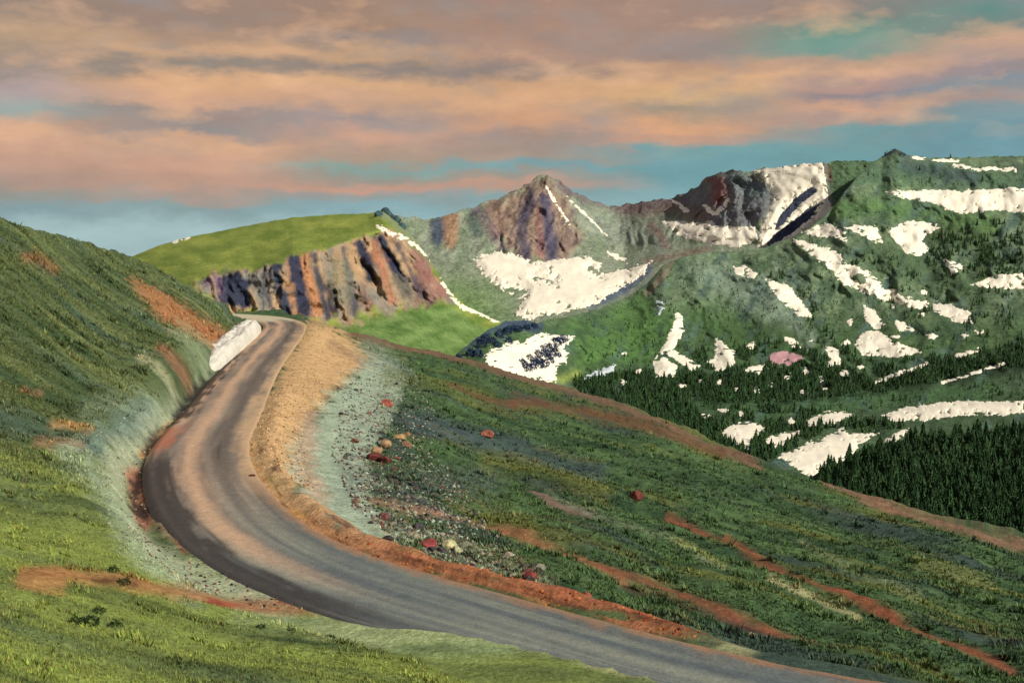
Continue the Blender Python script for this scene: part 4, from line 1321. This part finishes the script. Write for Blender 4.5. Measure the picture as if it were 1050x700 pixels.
for u, v, s, c, lab in ((386, 462, 0.75, OCH, 'ochre rock at the left of the outcrop on the slope'), (396, 456, 0.85, lin(196, 150, 92), 'large ochre rock in the middle of the outcrop'), (409, 452, 0.75, lin(190, 150, 84), 'yellowish rock at the upper right of the outcrop'),
                        (418, 458, 0.6, lin(176, 128, 84), 'tan rock at the right end of the outcrop'), (384, 472, 0.7, DRED, 'dark red rock at the lower left of the outcrop'), (396, 475, 0.8, lin(110, 48, 36), 'darkest red rock at the foot of the outcrop'),
                        (407, 471, 0.55, lin(150, 80, 54), 'brown rock at the lower right of the outcrop'), (364, 452, 0.4, lin(160, 96, 70), 'small brown rock lying left of the outcrop'), (416, 446, 0.45, lin(190, 130, 70), 'small orange rock on top of the outcrop')):
    boulder(u, v, s, c, lab, G1)
for u, v, sz, lab in ((389, 221, 9, 'dark rock at the left end of the blue-green outcrop on the plateau tip'), (397, 219, 13, 'tallest dark rock of the blue-green outcrop on the plateau tip'),
                      (405, 226, 11, 'dark rock on the slope just right of the tallest outcrop rock'), (413, 234, 10, 'lowest dark rock of the outcrop, beside the snow streak')):
    vv, f = rock_arrays(int(u))
    vv = vv * np.array([sz, sz, sz * 0.95])
    o = mesh('rock_outcrop', vv, f, M_crag, np.clip(lin(64, 88, 90)[None] * (1 + 0.6 * fbm(vv[:, 0] / 6, vv[:, 1] / 6, vv[:, 2] / 6, 3))[:, None], 0.01, 0.8), smooth=False)
    o.location = plat.at(u, v)
    tag(o, lab, 'rock', 'outcrop rocks on the plateau tip')
rr_ = random.Random(3)
for i in range(34):
    t = rr_.random()
    u = 378 + 175 * t + rr_.uniform(-8, 8)
    v = 541 + 52 * t + rr_.uniform(-14, 12)
    if v > np.interp(u, [349, 413, 494, 559, 640], [560, 578, 598, 616, 640]) - 4:
        v -= 10
    c = rr_.choice([lin(84, 76, 84), lin(150, 84, 78), lin(150, 150, 120), lin(70, 62, 60), lin(170, 160, 130)])
    boulder(u, v, rr_.uniform(0.18, 0.42), c, 'small weathered rock strewn along the scree above the berm', 'rocks strewn above the berm', 'rock', 'rock', seed=100 + i)
for i in range(24):
    u = rr_.uniform(345, 425)
    v = rr_.uniform(395, 535)
    c = rr_.choice([lin(70, 74, 76), lin(96, 100, 92), lin(54, 52, 52), lin(150, 110, 84)])
    boulder(u, v, rr_.uniform(0.16, 0.36), c, 'small grey stone lying on the pale mint scree right of the road', 'stones on the pale scree', 'rock', 'rock', seed=300 + i)

# loose stones: too many to count
oct_v = np.array([(1, 0, 0), (-1, 0, 0), (0, 1, 0), (0, -1, 0), (0, 0, 1), (0, 0, -1)], float)
oct_f = np.array([(0, 2, 4), (2, 1, 4), (1, 3, 4), (3, 0, 4), (2, 0, 5), (1, 2, 5), (3, 1, 5), (0, 3, 5)])


def stones(n, outline, smin, smax, palette, dens=None):
    a = np.array(outline, float)
    u = rng.uniform(a[:, 0].min(), a[:, 0].max(), n)
    v = rng.uniform(a[:, 1].min(), a[:, 1].max(), n)
    ok = poly_sdf(u, v, [tuple(map(float, p)) for p in outline]) + 8 * fbm(u / 20, v / 20, 3.3, 3) > 0
    p = near.at(u[ok], v[ok])
    s = rng.uniform(smin, smax, len(p))
    q = oct_v[None] * rng.uniform(0.55, 1.3, (len(p), 6, 3)) * s[:, None, None]
    an = rng.uniform(0, 6.28, len(p))
    ca, sn = np.cos(an)[:, None], np.sin(an)[:, None]
    q = np.stack([q[..., 0] * ca - q[..., 1] * sn, q[..., 0] * sn + q[..., 1] * ca, q[..., 2] * 0.8], -1) + p[:, None]
    pal = np.array(palette)[rng.integers(0, len(palette), len(p))] * rng.uniform(0.7, 1.2, (len(p), 1))
    return q.reshape(-1, 3), (oct_f[None] + 6 * np.arange(len(p))[:, None, None]).reshape(-1, 3), np.repeat(pal, 6, 0)


parts = [stones(11000, [(350, 400), (400, 372), (440, 400), (450, 470), (500, 540), (560, 595), (420, 570), (360, 520), (340, 460)], 0.06, 0.22, [lin(112, 76, 64), lin(160, 172, 150), lin(64, 70, 74), lin(110, 112, 100), lin(46, 48, 48), lin(140, 130, 110)]),
         stones(1800, [(330, 545), (420, 572), (560, 610), (760, 668), (740, 672), (540, 618), (400, 584), (320, 548)], 0.05, 0.14, [lin(150, 70, 40), lin(190, 120, 60), lin(90, 50, 34)]),
         stones(1500, [(120, 470), (150, 460), (165, 540), (260, 600), (330, 612), (320, 620), (220, 605), (140, 560)], 0.05, 0.13, [lin(60, 48, 44), lin(120, 70, 54), lin(40, 36, 36), lin(150, 140, 110)])]
parts.append(stones(3500, [(318, 330), (345, 336), (386, 368), (352, 396), (318, 425), (308, 455), (322, 510), (296, 500), (262, 470), (254, 452), (272, 418), (291, 372)], 0.05, 0.15, [lin(190, 150, 100), lin(140, 100, 66), lin(210, 180, 140), lin(110, 84, 66)]))
parts.append(stones(2500, [(215, 390), (200, 420), (150, 455), (120, 480), (130, 530), (180, 585), (290, 615), (200, 600), (110, 545), (80, 480), (140, 430)], 0.04, 0.13, [lin(150, 156, 130), lin(110, 112, 100), lin(180, 176, 150)]))
off, A1, A2, A3 = 0, [], [], []
for v, f, c in parts:
    A1.append(v)
    A2.append(f + off)
    A3.append(c)
    off += len(v)
so_ = mesh('gravel', np.concatenate(A1), np.concatenate(A2), M_rock, np.concatenate(A3), smooth=False)
tag(so_, 'loose stones and gravel scattered beside the road', 'gravel', kind='stuff')


# ------------------------------------------------------------------ low plants on the hillsides
def tufts(n, K_, hmin, hmax, keep, tint, umin=-60, umax=1110, vmin=225, vmax=760):
    u = rng.uniform(umin, umax, n)
    v = rng.uniform(vmin, vmax, n)
    top = np.interp(u, near.u, near.top)
    ok = v > top + 1.5
    u, v = u[ok], v[ok]
    p = near.at(u, v)
    s, a = road_coords(p[:, 0], p[:, 1])
    fu = np.clip(((u - near.u[0]) / 1.6).astype(int), 0, len(near.u) - 1)
    fv = np.clip(np.interp((v - near.top[fu]) / (near.bot[fu] - near.top[fu]), near.t, np.arange(len(near.t))).astype(int), 0, len(near.t) - 1)
    g = near.cols[fv, fu]
    green = g[:, 1] / (g.sum(1) + 1e-6)
    ok = (np.abs(s) > 6.5) & keep(u, v, p, s, green)
    p, g, u, v = p[ok], g[ok], u[ok], v[ok]
    m = len(p)
    h = rng.uniform(hmin, hmax, m) * (0.7 + 0.5 * p[:, 1] / 100) * (1 + 1.3 * sstep(0.25, 0.7, fbm(p[:, 0] / 1.4, p[:, 1] / 1.4, 4.4, 3)))
    ang = rng.uniform(0, 6.28, (m, K_))
    lean = rng.uniform(0.15, 0.9, (m, K_))
    w = h[:, None] * rng.uniform(0.12, 0.28, (m, K_))
    hh = h[:, None] * rng.uniform(0.6, 1.1, (m, K_))
    b = p[:, None] + np.stack([np.cos(ang), np.sin(ang), 0 * ang], -1) * (h[:, None] * 0.12)[..., None]
    side = np.stack([-np.sin(ang), np.cos(ang), 0 * ang], -1) * w[..., None]
    tip = b + np.stack([np.cos(ang) * lean * hh, np.sin(ang) * lean * hh, hh], -1)
    b = b - np.array([0, 0, 0.04])
    q = np.stack([b - side, b + side, tip], 2).reshape(-1, 3)
    c = g * tint[0] + tint[1] * np.array([0.05, 0.09, 0.02])
    c = c * rng.uniform(0.6, 1.35, (m, 1)) * (1 + rng.normal(0, 0.07, (m, 3))) * np.array([1.08, 1.0, 0.92])
    c = np.clip(np.repeat(c, K_ * 3, 0), 0.004, 0.6)
    return q, np.arange(len(q)).reshape(-1, 3), c


kr = lambda u, v, p, s, g: (s > 0) & (g > 0.40) & (fbm(p[:, 0] / 3, p[:, 1] / 3, 1.2, 3) > -0.35)
q, f, c = tufts(130000, 5, 0.10, 0.25, kr, (1.25, 0.0), umin=330)
o = mesh('undergrowth', q, f, M_veg, c, smooth=False)
tag(o, 'low dark tundra plants covering the slope below the road', 'ground cover', kind='stuff')
kl = lambda u, v, p, s, g: (s < 0) & (g > 0.36)
kh = lambda u, v, p, s, g: (s < -8) & (p[:, 1] > 62) & (fbm(p[:, 0] / 9, p[:, 1] / 2.5, 1.9, 3) > -0.1)
q2, f2, c2 = tufts(60000, 4, 0.10, 0.28, kh, (1.3, 0.0), umax=330, vmax=520)
q, f, c = tufts(110000, 4, 0.06, 0.15, kl, (1.15, 0.0), umax=760)
o = mesh('grass', np.concatenate([q, q2]), np.concatenate([f, f2 + len(q)]), M_veg, np.concatenate([c, c2]), smooth=False)
tag(o, 'short green grass growing on the bank and hill above the road', 'grass', kind='stuff')
